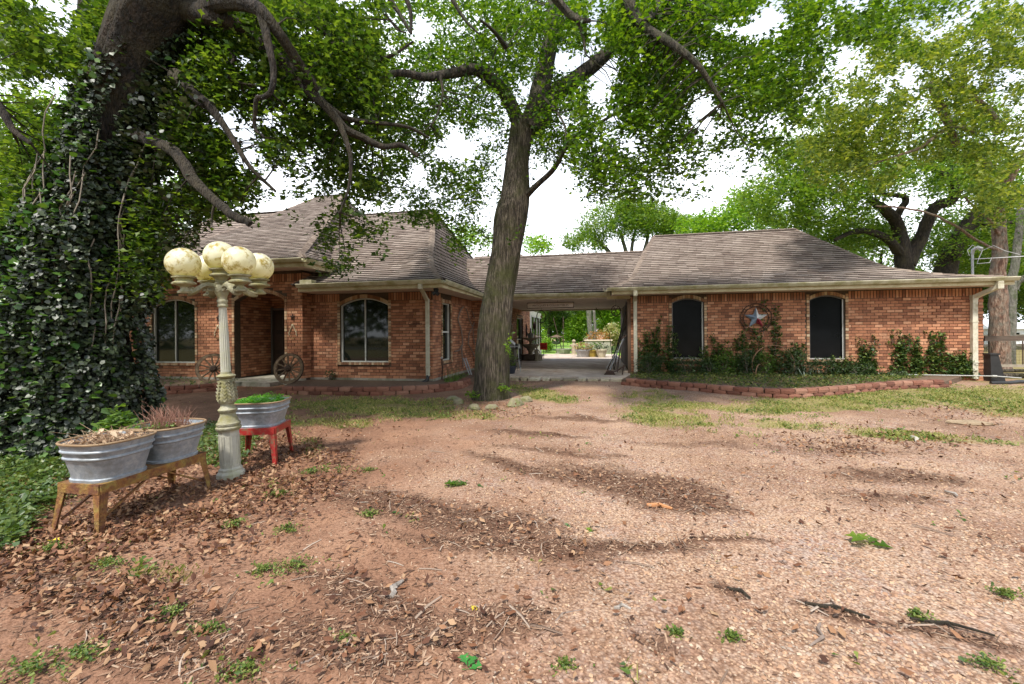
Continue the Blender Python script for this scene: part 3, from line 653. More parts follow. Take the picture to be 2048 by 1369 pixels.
edging([G(x, y) for x, y in ((552, 788), (640, 790), (730, 791), (810, 789), (880, 784), (928, 776), (942, 767))], 'low wall of red blocks below the living room window', EG)
edging([G(x, y) for x, y in ((262, 792), (320, 789), (380, 786), (448, 780))], 'short red block wall left of the entry step behind the lamp post', EG)
# planting soil behind the walls
def bed(pts, z, name='soil_bed'):
    b_ = MB(); n = len(pts); b_.add([(p[0], p[1], z) for p in pts]+[(p[0], p[1], -.1) for p in pts], [tuple(range(n))[::-1]]+[(i, (i+1) % n, (i+1) % n+n, i+n) for i in range(n)]); return b_.build(name, mat('bed_soil', [(.09, .055, .035), (.19, .125, .08)], rough=1, nscale=20, bump=.8), None, kind='structure')
off_ = Vector((0, .11, 0))
bed([G(x, y)+off_ for x, y in ((1245, 770), (1300, 776), (1400, 784), (1500, 793), (1580, 796), (1650, 793), (1730, 786), (1800, 779), (1900, 775))]+[HW(8.8, -.03), HW(.1, -.03)], .13)
bed([G(x, y)+off_ for x, y in ((556, 788), (640, 790), (730, 791), (810, 789), (880, 784), (925, 777))]+[HW(-4.9, .3), HW(-5.34, .3), HW(-5.34, vl-.05), HW(-9.05, vl-.05), HW(-9.1, ve-.05), HW(-9.4, ve-.05)], .12)
bed([G(x, y)+off_ for x, y in ((264, 792), (320, 789), (380, 786), (446, 780))]+[HW(-12.0, ve-.05), HW(-14.8, ve-.05)], .12)
# entry step tiles
st = empty('entry_step', HW(U(470, ve-.25), ve-.5, 0), -YAW, label='pale tiled step in front of the dark entry arch', cat='step')
for k in range(6): MB().box((k*.24-.1, 0, -.02), (k*.24+.135, .46, .10)).build('tile', M_conc, st)

# ------------------------------------------------------------------ trees
def barkmat(name, cols, moss, mh=1.0, fur=1.0):
    m = mat(name, cols, rough=.95, nscale=7, bump=1.0, bscale=16, stretch=(2.6*fur, 2.6*fur, .5), dirt=(moss, .42, .66), dscale=2.2)
    nt = m.node_tree
    for n in nt.nodes:
        if n.type == 'BUMP': n.inputs['Distance'].default_value = .09
        if n.type == 'TEX_NOISE' and n.inputs['Scale'].default_value > 10: n.inputs['Detail'].default_value = 8
    r_ = [n for n in nt.nodes if n.type == 'VALTORGB'][0]; e = r_.color_ramp.elements
    for i in range(len(e)): e[i].position = .40+.2*i/(len(e)-1)
    return m
M_bark = barkmat('oak_bark', [(.022, .016, .011), (.085, .066, .046), (.21, .17, .13)], (.075, .078, .022), fur=2.2)
M_bark2 = barkmat('dark_bark', [(.006, .0045, .0035), (.018, .0125, .009), (.045, .031, .022)], (.05, .04, .02))  # very dark bark; the limbs' backlit look is put into its colour
M_bark2b = barkmat('backlit_limb_bark', [(.012, .009, .007), (.04, .03, .022), (.09, .07, .05)], (.05, .055, .02))  # oak limbs darker than their trunk: backlit shade put into the bark colour
M_bark3 = barkmat('cedar_bark', [(.12, .06, .04), (.27, .15, .10), (.38, .27, .2)], (.20, .19, .15))
M_bark4 = barkmat('pale_bark', [(.14, .13, .11), (.26, .24, .21)], (.09, .11, .05))
def leafmat(name, cols, trans=.45): return mat(name, cols, rough=.45, rand=True, trans=trans, nscale=3, spec=.4)
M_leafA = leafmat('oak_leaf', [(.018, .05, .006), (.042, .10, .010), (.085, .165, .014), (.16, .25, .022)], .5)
M_leafL = leafmat('oak_leaf_shade', [(.016, .040, .008), (.038, .082, .014), (.078, .140, .022), (.15, .22, .035)], .5)  # darker copy of the oak leaf, shade put into its greens
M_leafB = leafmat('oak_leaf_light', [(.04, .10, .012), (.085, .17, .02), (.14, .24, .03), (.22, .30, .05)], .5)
M_ivy = mat('ivy_leaf', [(.007, .012, .005), (.015, .026, .010), (.028, .044, .016), (.07, .095, .04)], rough=.48, rand=True, trans=.08, spec=.6, nscale=3)
M_ivyL = mat('ivy_leaf_young', [(.025, .07, .015), (.05, .12, .02), (.11, .20, .04)], rough=.35, rand=True, trans=.25, spec=.5)
M_cedar = leafmat('cedar_leaf', [(.04, .085, .015), (.10, .16, .025), (.19, .25, .04), (.30, .33, .07)], .5)
M_leafF = leafmat('far_leaf', [(.025, .065, .012), (.055, .12, .018), (.10, .18, .03), (.17, .25, .05)], .4)
M_leafY = leafmat('bright_leaf', [(.06, .15, .012), (.12, .25, .02), (.19, .34, .03), (.28, .42, .05)], .5)
def limb(mb, pts, r0, r1, n=10, sub=None, jit=.18, wob=0):
    """pts: rows (x,y,z)"""
    k = sub or max(6, len(pts)*4); s = spline(pts, k); 
    if wob:
        s = s+np.array([[wob*(vnoise(i*.7, q*9.1, 3)-.5) for q in range(3)] for i in range(k)])
    rad = [r0+(r1-r0)*(i/(k-1))**.8 for i in range(k)]
    mb.tube([Vector(p) for p in s], rad, n, jit=jit); return s
def trunkmesh(pts, rads, n=40, seed=0, ridges=.05, flare=0):
    s = spline([(*p, r) for p, r in zip(pts, rads)], 60); V = []
    for i, (x, y, z, r) in enumerate(s):
        for j in range(n):
            a = 2*math.pi*j/n; q = r*(1+ridges*(2*abs(mnoise.noise(Vector((math.cos(a)*4.2, math.sin(a)*4.2, z*.9+seed))))-.4)+.07*mnoise.noise(Vector((math.cos(a)*1.2, math.sin(a)*1.2, z*1.1+seed*3))))
            if flare: q += flare*math.exp(-max(0, z-s[0][2])*4.6)*(1+.45*math.sin(a*5+seed)+.3*math.sin(a*3))
            V.append((x+math.cos(a)*q, y+math.sin(a)*q, z))
    k = len(s); F = [(i*n+j, i*n+(j+1) % n, (i+1)*n+(j+1) % n, (i+1)*n+j) for i in range(k-1) for j in range(n)]
    return V, F
def sprigs(cent, nl, ll, spread, mats_, name, parent, tmpl=(LEAF, LEAF_F), flat=.7, kind='stuff', label=None, r=rng):
    n = len(cent)
    if n == 0: return
    rep = np.repeat(cent, nl, axis=0); m = len(rep); d = r.normal(size=(m, 3)); d /= np.linalg.norm(d, axis=1)[:, None]
    pos = rep+d*(spread*r.uniform(.2, 1, m)**.6)[:, None]*np.array([1, 1, .7]); rot = rotmats(m, flat, r); sc_ = ll*np.clip(np.exp(r.normal(-.08, .28, m)), .4, 1.7)
    T, Fc = tmpl; k = len(T)
    return npmesh(name, scatter(T, pos, rot, sc_), sfaces(Fc, m, k), mats_, parent, kind=kind, label=label)
def pxlimb(L): return [tuple(P(x, y, Y)) for x, y, Y in L]

# --- the oak in front of the house
to = empty('oak_tree', G(980, 797), 0, label='tall oak with a thick grey trunk standing before the carport', cat='tree')
T0 = to.location.copy()
def rel(pts, o=T0): return [tuple(Vector(p)-o) for p in pts]
TY = T0.y
tp_ = [(980, 815, TY), (983, 770, TY), (985, 700, TY), (995, 600, TY), (1013, 500, TY), (1022, 430, TY), (1030, 390, TY), (1036, 310, TY), (1050, 240, TY)]
Vt, Ft = trunkmesh(rel(pxlimb(tp_)), [.375, .37, .36, .335, .325, .355, .31, .25, .28], seed=2, flare=.15, ridges=.08)
npmesh('trunk', Vt, np.array(Ft), M_bark, to, smooth=True)
def limbs(root, T, specs, m, n=10, name='limb'):
    out = []
    for sp_ in specs:
        pts, r0, r1 = sp_[0], sp_[1], sp_[2]; b_ = MB(); s = limb(b_, rel(pxlimb(pts), T), r0, r1, n, wob=sp_[3] if len(sp_) > 3 else 0); b_.build(name, m, root, smooth=True); out.append((s+np.array(T), r0, r1))
    return out
oakL = limbs(to, T0, [
    ([(1046, 270, TY), (1020, 205, TY-.1), (990, 165, TY-.3), (950, 140, TY-.6), (900, 148, TY-.9), (850, 155, TY-1.2), (800, 146, TY-1.5), (745, 158, TY-1.9)], .17, .045),
    ([(1058, 260, TY), (1078, 190, TY), (1095, 110, TY+.2), (1108, 20, TY+.3), (1112, -160, TY+.4), (1120, -420, TY+.5)], .26, .10),
    ([(1066, 262, TY), (1105, 195, TY+.1), (1150, 160, TY+.2), (1205, 115, TY+.3), (1262, 60, TY+.3), (1330, 0, TY+.2), (1440, -120, TY)], .22, .10),
    ([(1052, 392, TY-.1), (1075, 370, TY-.3), (1110, 335, TY-.6), (1135, 290, TY-.9), (1165, 262, TY-1.1), (1210, 240, TY-1.3), (1260, 208, TY-1.5)], .075, .02),
    ([(1085, -40, 6.5), (1130, 20, 6.6), (1160, 40, 6.5), (1180, 42, 6.4)], .08, .03), ([(1150, 30, 6.6), (1165, 70, 6.6), (1172, 110, 6.6)], .045, .012),
    ([(1240, -60, 6.6), (1265, 20, 6.6), (1290, 55, 6.5), (1340, 85, 6.2), (1390, 125, 6.0), (1420, 165, 6), (1445, 205, 6)], .10, .02),
    ([(1290, 50, 6.5), (1310, 20, 6.7), (1340, -40, 7)], .07, .05),
    ([(1012, 95, 8), (985, 60, 7.6), (960, 40, 7.4)], .05, .02), ([(1080, 190, 9), (1110, 220, 8.6), (1130, 255, 8.2), (1130, 300, 8)], .035, .012),
    ([(1180, 250, 8), (1184, 300, 7.9), (1188, 350, 7.8), (1172, 395, 7.8)], .03, .01),
    ([(880, 150, 8), (885, 190, 8), (870, 240, 7.9), (850, 262, 7.8)], .03, .01), ([(780, 0, 7), (800, 30, 7), (820, 65, 7)], .05, .02), ([(905, 0, 7.5), (930, 40, 7.5), (960, 70, 7.4)], .04, .012)], M_bark2b)
# --- the ivy-clad oak on the left
tl = empty('oak_tree', G(165, 885), 0, label='huge leaning oak at the left, its trunk wrapped in ivy', cat='tree'); TL = tl.location.copy(); LY = TL.y
tp2 = [(165, 915, LY), (170, 820, LY), (175, 700, LY), (180, 560, LY), (190, 430, LY), (210, 310, LY-.05), (235, 210, LY-.1), (270, 110, LY-.2), (310, 20, LY-.3), (345, -80, LY-.4), (380, -240, LY-.5)]
Vt, Ft = trunkmesh(rel(pxlimb(tp2), TL), [.48, .43, .40, .37, .36, .36, .355, .35, .37, .31, .22], seed=5, ridges=.09, flare=.1)
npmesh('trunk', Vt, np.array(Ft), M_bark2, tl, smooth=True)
b0 = LY-.25
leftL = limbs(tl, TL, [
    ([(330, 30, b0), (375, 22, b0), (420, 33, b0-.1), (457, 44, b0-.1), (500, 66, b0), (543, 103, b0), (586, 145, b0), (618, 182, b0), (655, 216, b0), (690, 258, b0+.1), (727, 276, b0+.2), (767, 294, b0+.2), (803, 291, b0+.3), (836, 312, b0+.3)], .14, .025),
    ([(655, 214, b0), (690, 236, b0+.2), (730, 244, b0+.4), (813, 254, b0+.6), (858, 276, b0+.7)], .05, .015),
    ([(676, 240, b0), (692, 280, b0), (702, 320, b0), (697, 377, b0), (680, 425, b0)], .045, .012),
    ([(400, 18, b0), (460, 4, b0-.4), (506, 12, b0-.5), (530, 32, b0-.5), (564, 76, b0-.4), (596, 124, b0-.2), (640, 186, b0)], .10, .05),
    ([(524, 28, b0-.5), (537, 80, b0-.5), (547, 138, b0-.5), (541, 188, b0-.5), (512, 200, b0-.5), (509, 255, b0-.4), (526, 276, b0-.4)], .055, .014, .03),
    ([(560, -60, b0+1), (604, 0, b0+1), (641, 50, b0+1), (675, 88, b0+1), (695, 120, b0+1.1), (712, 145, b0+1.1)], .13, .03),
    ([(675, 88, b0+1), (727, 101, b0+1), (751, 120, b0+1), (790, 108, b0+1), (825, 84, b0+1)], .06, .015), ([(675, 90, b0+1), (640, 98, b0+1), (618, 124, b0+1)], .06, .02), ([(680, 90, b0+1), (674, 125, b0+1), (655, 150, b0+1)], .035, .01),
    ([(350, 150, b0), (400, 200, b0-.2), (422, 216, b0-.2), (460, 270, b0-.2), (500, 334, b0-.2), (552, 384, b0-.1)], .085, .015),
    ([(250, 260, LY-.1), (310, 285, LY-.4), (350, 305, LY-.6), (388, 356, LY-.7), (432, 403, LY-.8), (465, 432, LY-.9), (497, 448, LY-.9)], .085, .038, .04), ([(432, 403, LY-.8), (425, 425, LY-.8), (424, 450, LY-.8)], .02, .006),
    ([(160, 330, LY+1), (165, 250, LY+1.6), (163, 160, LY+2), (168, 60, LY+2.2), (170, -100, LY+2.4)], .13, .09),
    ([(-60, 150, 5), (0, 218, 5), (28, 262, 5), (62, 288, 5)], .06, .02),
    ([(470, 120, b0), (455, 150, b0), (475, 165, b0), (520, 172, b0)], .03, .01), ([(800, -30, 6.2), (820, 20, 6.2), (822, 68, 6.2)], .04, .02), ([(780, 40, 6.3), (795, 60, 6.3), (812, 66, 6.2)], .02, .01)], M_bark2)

# --- foliage overhead: how thick the leaves hang, by columns and rows of the crown
MAP = ["99999999887877788889999887765310", "98989997887986577889999776653300", "65779977889887666789986655300000", "51479987899987556788987773000000", "52489998989888756788888872000000",
       "65799988858888656888665440000000", "78999988736478643577521120000000", "89999988625757831346310000000000", "99999854235137421000000000000000", "99999310005500552000000000000000", "99998100003300110000000000000000", "99997000000000000000000000000000"]
TOP = ["66666666666666666666666655443320"]*5
def crown_points(rows, y0, dh, depth, full, sel, r):
    out = []
    for ri, row in enumerate(rows):
        for ci, ch in enumerate(row):
            if not sel(ci): continue
            n = r.poisson(full*(int(ch)/9.0)**(1.25 if ci < 12 else .95))
            for _ in range(n):
                px = (ci+r.random())*64; py = y0+(ri+r.random())*dh
                c = float(fbm(px/70, py/60, 77, 3)); 
                if r.random() > min(1, max(0, (c-.40)*7.5+ .3*int(ch)/9+ (.25 if int(ch) > 8 else 0))): continue
                a, b2 = depth(ci); out.append(P(px, py, a+(b2-a)*r.random()))
    return np.array(out)
r2 = np.random.default_rng(5)
dl = lambda c: (5.3, 8.8) if c < 10 else (5.9, 9.2)
dr_ = lambda c: (8.3, 12.5) if c < 18 else (6.3, 10.5)
cl = crown_points(MAP, 0, 50, dl, 250, lambda c: c < 12, r2); cl2 = crown_points(TOP, -500, 100, dl, 22, lambda c: c < 12, r2)
cc = crown_points(MAP, 0, 50, dr_, 230, lambda c: c >= 12, r2); cc2 = crown_points(TOP, -500, 100, dr_, 22, lambda c: c >= 12, r2)
def keepout(a):  # leaves do not hang before the clear stretch of the trunk or inside the roof
    ok = [];
    for p in a:
        px, py = proj(*p); 
        if 905 < px < 1075 and py > 240 and p[1] < TY+.3 and abs(px-(1045-(py-240)*.28)) < 42: ok.append(False); continue
        if 150 < px < 400 and py < 560 and p[1] < LY+.3 and abs(px-(345-py*.36)) < 80: ok.append(False); continue
        ok.append(True)
    return a[np.array(ok)]
cl, cc = keepout(cl), keepout(cc)
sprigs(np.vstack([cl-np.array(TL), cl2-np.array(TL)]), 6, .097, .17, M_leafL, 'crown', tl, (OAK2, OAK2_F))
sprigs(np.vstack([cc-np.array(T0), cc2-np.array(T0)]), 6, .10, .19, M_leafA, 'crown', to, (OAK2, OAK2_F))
def twigs(cents, L, root, T, m, r, k=900, reach=1.6):
    P_all = np.vstack([s for s, _, _ in L]); mb = MB(); pick = r.permutation(len(cents))[:k]
    for i in pick:
        c = cents[i]; d = np.linalg.norm(P_all-c, axis=1); j = int(d.argmin())
        if d[j] > reach or d[j] < .15: continue
        a = P_all[j]; mid = (a+c)/2+r.normal(0, .05, 3)*d[j]+np.array([0, 0, .10*d[j]]); mb.tube([Vector(q)-T for q in (a, mid, c)], [.012, .008, .003], 4, cap=False)
    mb.build('twig', m, root, kind='stuff')
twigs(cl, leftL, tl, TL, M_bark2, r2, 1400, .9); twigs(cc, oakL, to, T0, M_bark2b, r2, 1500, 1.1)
# suckers at the oak's foot
def bushpts(c, rad, n, r): 
    d = r.normal(size=(n, 3)); d /= np.linalg.norm(d, axis=1)[:, None]; return np.array(c)+d*np.array(rad)*(r.uniform(.25, 1, n)**.5)[:, None]
sprigs(np.vstack([bushpts(Vector(P(1018, 690, TY-.4))-T0, (.06, .06, .25), 14, r2), bushpts(Vector(P(1010, 775, TY-.4))-T0, (.12, .1, .1), 12, r2), bushpts(Vector(P(945, 790, TY-.45))-T0, (.2, .12, .06), 22, r2)]), 5, .06, .06, M_leafY, 'sucker_leaves', to)

# --- ivy: a dark skirt round the left trunk down to the ground
ivy = empty('ivy', TL+Vector((0, -.6, 0)), 0, label='dark mound of ivy climbing round the leaning trunk', cat='ivy'); IV = ivy.location.copy()
N_ = 78000; t = r2.random(N_)**1.25; z = t*6.3
axx = np.interp(z, [p[2] for p in pxlimb(tp2)][::1], [p[0] for p in pxlimb(tp2)]); 
R0 = np.interp(z, [0, .5, 1.2, 2.2, 3.0, 3.8, 4.8, 6.3], [1.04, .98, .86, .74, .62, .54, .50, .45])
a = r2.uniform(0, 2*np.pi, N_); lump = 1+.30*(fbm(a*1.9+3, z*1.5, 66, 4)-.5)*2+.12*(fbm(a*7, z*5, 67, 3)-.5)*2
lean = np.interp(z, [0, 1.5, 2.8, 6.3], [-.16, -.20, -.03, 0])
rr = R0*lump*(1-.18*r2.random(N_)**2); X_ = axx+lean+rr*np.cos(a); Y_ = LY+rr*np.sin(a)*.95
bare = fbm(a*2.2+5, z*.9, 91, 3); keep = ~((z > 2.6)&(bare > .56+.06*np.clip(5-z, -1, 2))&(np.sin(a) < .4))&(np.sin(a) < .75)
pos = np.stack([X_, Y_, np.maximum(z, .03)], -1)[keep]; a = a[keep]; m = len(pos)
def facing(ang, tilt, r, n):
    yaw = ang+r.normal(0, .5, n); base = rotmats(n, .55, r)
    c, s = np.cos(yaw), np.sin(yaw); zr = np.zeros(n); o = np.ones(n); ct, st_ = np.cos(tilt), np.sin(tilt)
    ry = np.stack([np.stack([ct, zr, st_], -1), np.stack([zr, o, zr], -1), np.stack([-st_, zr, ct], -1)], -2); rz_ = np.stack([np.stack([c, -s, zr], -1), np.stack([s, c, zr], -1), np.stack([zr, zr, o], -1)], -2)
    return rz_ @ ry @ base
rot = facing(a, np.full(m, 1.0)+r2.normal(0, .25, m), r2, m)
npmesh('leaves', scatter(IVY, pos-np.array(IV), rot, .046*np.clip(np.exp(r2.normal(0, .3, m)), .5, 1.7)), sfaces(LEAF_F, m, 6), M_ivy, ivy, kind='stuff')
sel = r2.random(m) < .05*(np.clip((-(pos[:, 0]-(-4.9))), 0, 1)*3+.3); p2 = pos[sel]*1.0; p2[:, 1] -= .05; m2_ = len(p2)
npmesh('young_leaves', scatter(IVY, p2-np.array(IV), rotmats(m2_, .8, r2), .075*r2.uniform(.7, 1.3, m2_)), sfaces(LEAF_F, m2_, 6), M_ivyL, ivy, kind='stuff')
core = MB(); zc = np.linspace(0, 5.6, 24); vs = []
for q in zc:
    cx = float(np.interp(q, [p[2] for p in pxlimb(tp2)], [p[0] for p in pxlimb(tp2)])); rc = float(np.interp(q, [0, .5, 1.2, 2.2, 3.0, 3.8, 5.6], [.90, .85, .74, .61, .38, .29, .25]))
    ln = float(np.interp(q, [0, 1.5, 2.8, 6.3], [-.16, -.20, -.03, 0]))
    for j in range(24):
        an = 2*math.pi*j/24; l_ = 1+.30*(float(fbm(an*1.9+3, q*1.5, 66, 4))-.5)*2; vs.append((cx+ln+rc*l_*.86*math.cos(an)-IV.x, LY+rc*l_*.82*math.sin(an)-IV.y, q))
core.add(vs, [(i*24+j, i*24+(j+1) % 24, (i+1)*24+(j+1) % 24, (i+1)*24+j) for i in range(23) for j in range(24)]); core.build('stems', mat('ivy_shade', [(.006, .009, .005), (.02, .02, .012)], rough=1, nscale=12, bump=1), ivy, smooth=True)  # dark filler shell, not real stems; the mound's inner shade is its colour
vn = MB()
for k in range(26):
    an = r2.uniform(3.4, 6.0); z0 = r2.uniform(2.2, 4.5); pts = []
    for q in range(7): 
        zz_ = z0-q*.22; cx = float(np.interp(zz_, [p[2] for p in pxlimb(tp2)], [p[0] for p in pxlimb(tp2)])); pts.append(Vector((cx+.62*math.cos(an+.1*math.sin(q*2+k)), LY+.62*math.sin(an+.1*math.sin(q+k)), zz_))-IV)
    vn.tube(pts, [.007]*7, 4)
vn.build('hanging_stem', mat('vine_stem', [(.16, .13, .10), (.28, .24, .19)], rough=.8), ivy, kind='stuff')
# ivy hanging beside the trunk, right of it
hp = []
for k in range(420):
    px = r2.uniform(250, 400); top = 330; py = r2.uniform(150, 640-(px-250)*.9); hp.append(P(px, py, r2.uniform(LY-.7, LY+.5)))
sprigs(np.array(hp)-np.array(IV), 6, .06, .13, M_ivy, 'hanging_leaves', ivy, (IVY, LEAF_F))

# --- trees behind and beside
def tree(name, base, label, stems, crown, m, bark, parent_group=None, ll=.12, nl=5, sp=.25, n=1500, r=None, flat=.8, cat='tree', gap=.42, tm=(LEAF, LEAF_F)):
    """crown: list of ellipsoids (px,py,Y, rx,ry(px), ry depth m, weight)"""
    r = r or r2; b = Vector(base); root = empty(name, b, 0, label=label, cat=cat, group=parent_group)
    for st_ in stems:
        mb = MB(); limb(mb, rel(pxlimb(st_[0]), b), st_[1], st_[2], 9, wob=st_[3] if len(st_) > 3 else .05); mb.build('trunk' if st_ is stems[0] else 'limb', bark, root, smooth=True)
    pts = []; W = sum(c[6] for c in crown)
    for (x, y, Y, rx, ry, rd, w) in crown:
        k = int(n*w/W*1.6); d = r.normal(size=(k, 3)); d /= np.linalg.norm(d, axis=1)[:, None]; d *= (r.uniform(.02, 1, k)**.42)[:, None]
        for q in d:
            px, py, YY_ = x+q[0]*rx, y+q[1]*ry, Y+q[2]*rd
            if float(fbm(px/26+Y, py/20+YY_*.3, 55, 3)) < gap+.0: continue
            pp = P(px, py, YY_)
            if pp.z > .15: pts.append(pp-b)
    sprigs(np.array([tuple(p) for p in pts]), nl, ll, sp, m, 'crown', root, tm, flat)
    return root
# cedar at the right corner
tree('cedar_tree', G(2005, 744), 'reddish barked cedar behind the right corner of the house', [([(2003, 748, 14.6), (1999, 640, 14.6), (1997, 560, 14.6), (1999, 470, 14.6), (1992, 390, 14.5), (1972, 330, 14.3), (1958, 320, 14.2)], .29, .10), ([(1996, 400, 14.5), (2030, 340, 14.3), (2070, 280, 14)], .16, .06),
     ([(1998, 270, 13.5), (1990, 240, 13.4), (1960, 205, 13.2), (1920, 175, 13), (1880, 165, 12.8), (1840, 180, 12.6)], .13, .04), ([(1950, 262, 13.2), (1900, 255, 13), (1850, 290, 12.8), (1800, 310, 12.6), (1740, 330, 12.4)], .075, .025), ([(1865, 165, 13), (1890, 230, 13.2), (1915, 290, 13.4)], .13, .09), ([(1990, 500, 14.4), (1950, 478, 13.6), (1900, 445, 13), (1850, 424, 12.6), (1790, 414, 12.3), (1752, 413, 12.2)], .045, .02), ([(1998, 470, 14.5), (1980, 440, 14.2), (1930, 395, 14)], .06, .03)],
     [(1800, 200, 13, 170, 90, 2, 1.1), (1700, 250, 13, 130, 80, 2, 1), (1900, 120, 13, 170, 70, 2, .9), (1980, 200, 13, 100, 140, 2, 1), (1650, 320, 13, 80, 60, 2, .5), (1720, 340, 12.5, 110, 50, 1.5, .5), (2000, 370, 13, 70, 90, 2, .8), (1820, 90, 13.5, 120, 70, 2, .6), (1900, 300, 14, 110, 40, 2, .4), (2080, 100, 13, 100, 120, 3, .5), (1990, 50, 13, 80, 60, 2, .35)],
     M_cedar, M_bark3, ll=.12, nl=6, sp=.19, n=6600, gap=.46, flat=1.0)
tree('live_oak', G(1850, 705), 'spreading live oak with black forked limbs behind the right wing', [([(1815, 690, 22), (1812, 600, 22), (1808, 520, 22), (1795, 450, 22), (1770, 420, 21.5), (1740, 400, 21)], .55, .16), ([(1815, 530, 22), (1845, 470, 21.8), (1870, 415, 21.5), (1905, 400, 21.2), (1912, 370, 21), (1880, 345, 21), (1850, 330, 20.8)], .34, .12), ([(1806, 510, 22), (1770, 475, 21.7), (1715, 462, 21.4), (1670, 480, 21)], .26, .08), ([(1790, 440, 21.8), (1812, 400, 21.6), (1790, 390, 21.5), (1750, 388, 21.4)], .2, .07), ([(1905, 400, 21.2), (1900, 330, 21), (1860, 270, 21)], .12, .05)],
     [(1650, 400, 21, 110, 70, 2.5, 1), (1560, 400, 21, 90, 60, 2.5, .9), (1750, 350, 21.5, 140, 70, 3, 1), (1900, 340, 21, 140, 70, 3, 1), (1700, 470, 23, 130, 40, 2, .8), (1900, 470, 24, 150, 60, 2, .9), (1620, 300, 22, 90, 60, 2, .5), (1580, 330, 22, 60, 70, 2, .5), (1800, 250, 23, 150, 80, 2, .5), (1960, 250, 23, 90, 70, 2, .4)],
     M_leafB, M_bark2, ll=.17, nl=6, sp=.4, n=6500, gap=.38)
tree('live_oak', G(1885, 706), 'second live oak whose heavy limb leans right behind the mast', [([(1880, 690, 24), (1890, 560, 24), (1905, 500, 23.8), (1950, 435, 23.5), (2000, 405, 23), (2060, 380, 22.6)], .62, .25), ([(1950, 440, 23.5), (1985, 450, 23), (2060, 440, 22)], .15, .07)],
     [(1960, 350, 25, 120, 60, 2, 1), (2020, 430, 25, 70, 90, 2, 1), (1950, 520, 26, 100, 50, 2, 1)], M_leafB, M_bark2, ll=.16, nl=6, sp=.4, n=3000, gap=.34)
tree('tree', G(2022, 735), 'thin grey trunk standing just right of the cedar', [([(2020, 735, 17), (2024, 640, 17), (2026, 560, 17), (2036, 480, 17), (2046, 400, 17)], .17, .11), ([(2030, 580, 17), (2048, 555, 16.8), (2080, 545, 16.5)], .1, .05)], [(2060, 420, 17, 60, 60, 1, 1)], M_leafB, M_bark4, n=120)
tree('tree', G(1265, 695), 'airy pale green tree above the carport roof', [([(1260, 690, 36), (1262, 600, 36), (1255, 520, 36), (1240, 460, 36)], .5, .1), ([(1262, 560, 36), (1290, 500, 36), (1300, 440, 36)], .3, .08), ([(1258, 570, 36), (1215, 500, 36), (1180, 470, 36)], .3, .08), ([(1262, 560, 36), (1265, 490, 36), (1280, 430, 36)], .25, .06), ([(1270, 550, 36), (1320, 500, 36), (1345, 460, 36)], .2, .06)],
     [(1240, 445, 36, 90, 38, 3, 1), (1170, 482, 36, 50, 28, 3, .6), (1310, 445, 36, 70, 35, 3, .9), (1265, 415, 36, 70, 24, 2, .5), (1360, 460, 36, 50, 32, 3, .7)], M_leafB, M_bark4, ll=.20, nl=6, sp=.45, n=3600, gap=.40)
tree('tree', G(1430, 700), 'rounded green tree showing above the ridge of the right wing', [([(1430, 700, 32), (1430, 500, 32)], .3, .1)], [(1400, 455, 32, 50, 25, 3, .8), (1450, 440, 32, 60, 32, 3, 1), (1510, 430, 32, 60, 45, 3, 1), (1480, 400, 32, 30, 25, 2, .3)], M_leafY, M_bark4, ll=.24, nl=6, sp=.5, n=900, gap=.30)
tree('tree', G(1075, 700), 'small bright tree seen between the oak trunk and the carport ridge', [([(1075, 700, 40), (1075, 520, 40)], .2, .08)], [(1075, 490, 40, 32, 22, 3, 1)], M_leafY, M_bark4, ll=.28, nl=6, sp=.5, n=150, gap=.30)
tree('tree', G(905, 700), 'far tree rising behind the living room ridge', [([(905, 700, 38), (905, 520, 38)], .3, .1)], [(930, 480, 38, 70, 35, 3, 1)], M_leafY, M_bark4, ll=.28, nl=6, sp=.5, n=260, gap=.36)
# trees behind the ivy on the far left
for k, (x, Y, lab, sc_) in enumerate(((30, 11, 'bright green tree at the far left behind the ivy', 1), (300, 24, 'leafy tree behind the left end of the roof', 1), (-150, 9, 'tree just past the left edge of the yard', 1))):
    cr_ = [(x, 420, Y, 110, 120, 2, 1), (x-30, 600, Y, 90, 90, 2, .9), (x+20, 250, Y, 120, 80, 2, .4)] if k != 1 else [(300, 430, 24, 150, 60, 2, 1), (200, 560, 24, 120, 80, 2, 1), (400, 380, 24, 80, 40, 2, .5)]
    tree('tree', P(x, 667+HC*FPX/Y+2, Y), lab, [([(x, 667+HC*FPX/Y, Y), (x+5, 500, Y), (x, 300, Y)], .22, .08)], cr_, M_leafB if k != 1 else M_leafY, M_bark2, ll=.12+.06*(k == 1), nl=6, sp=.3, n=2000, gap=.34)
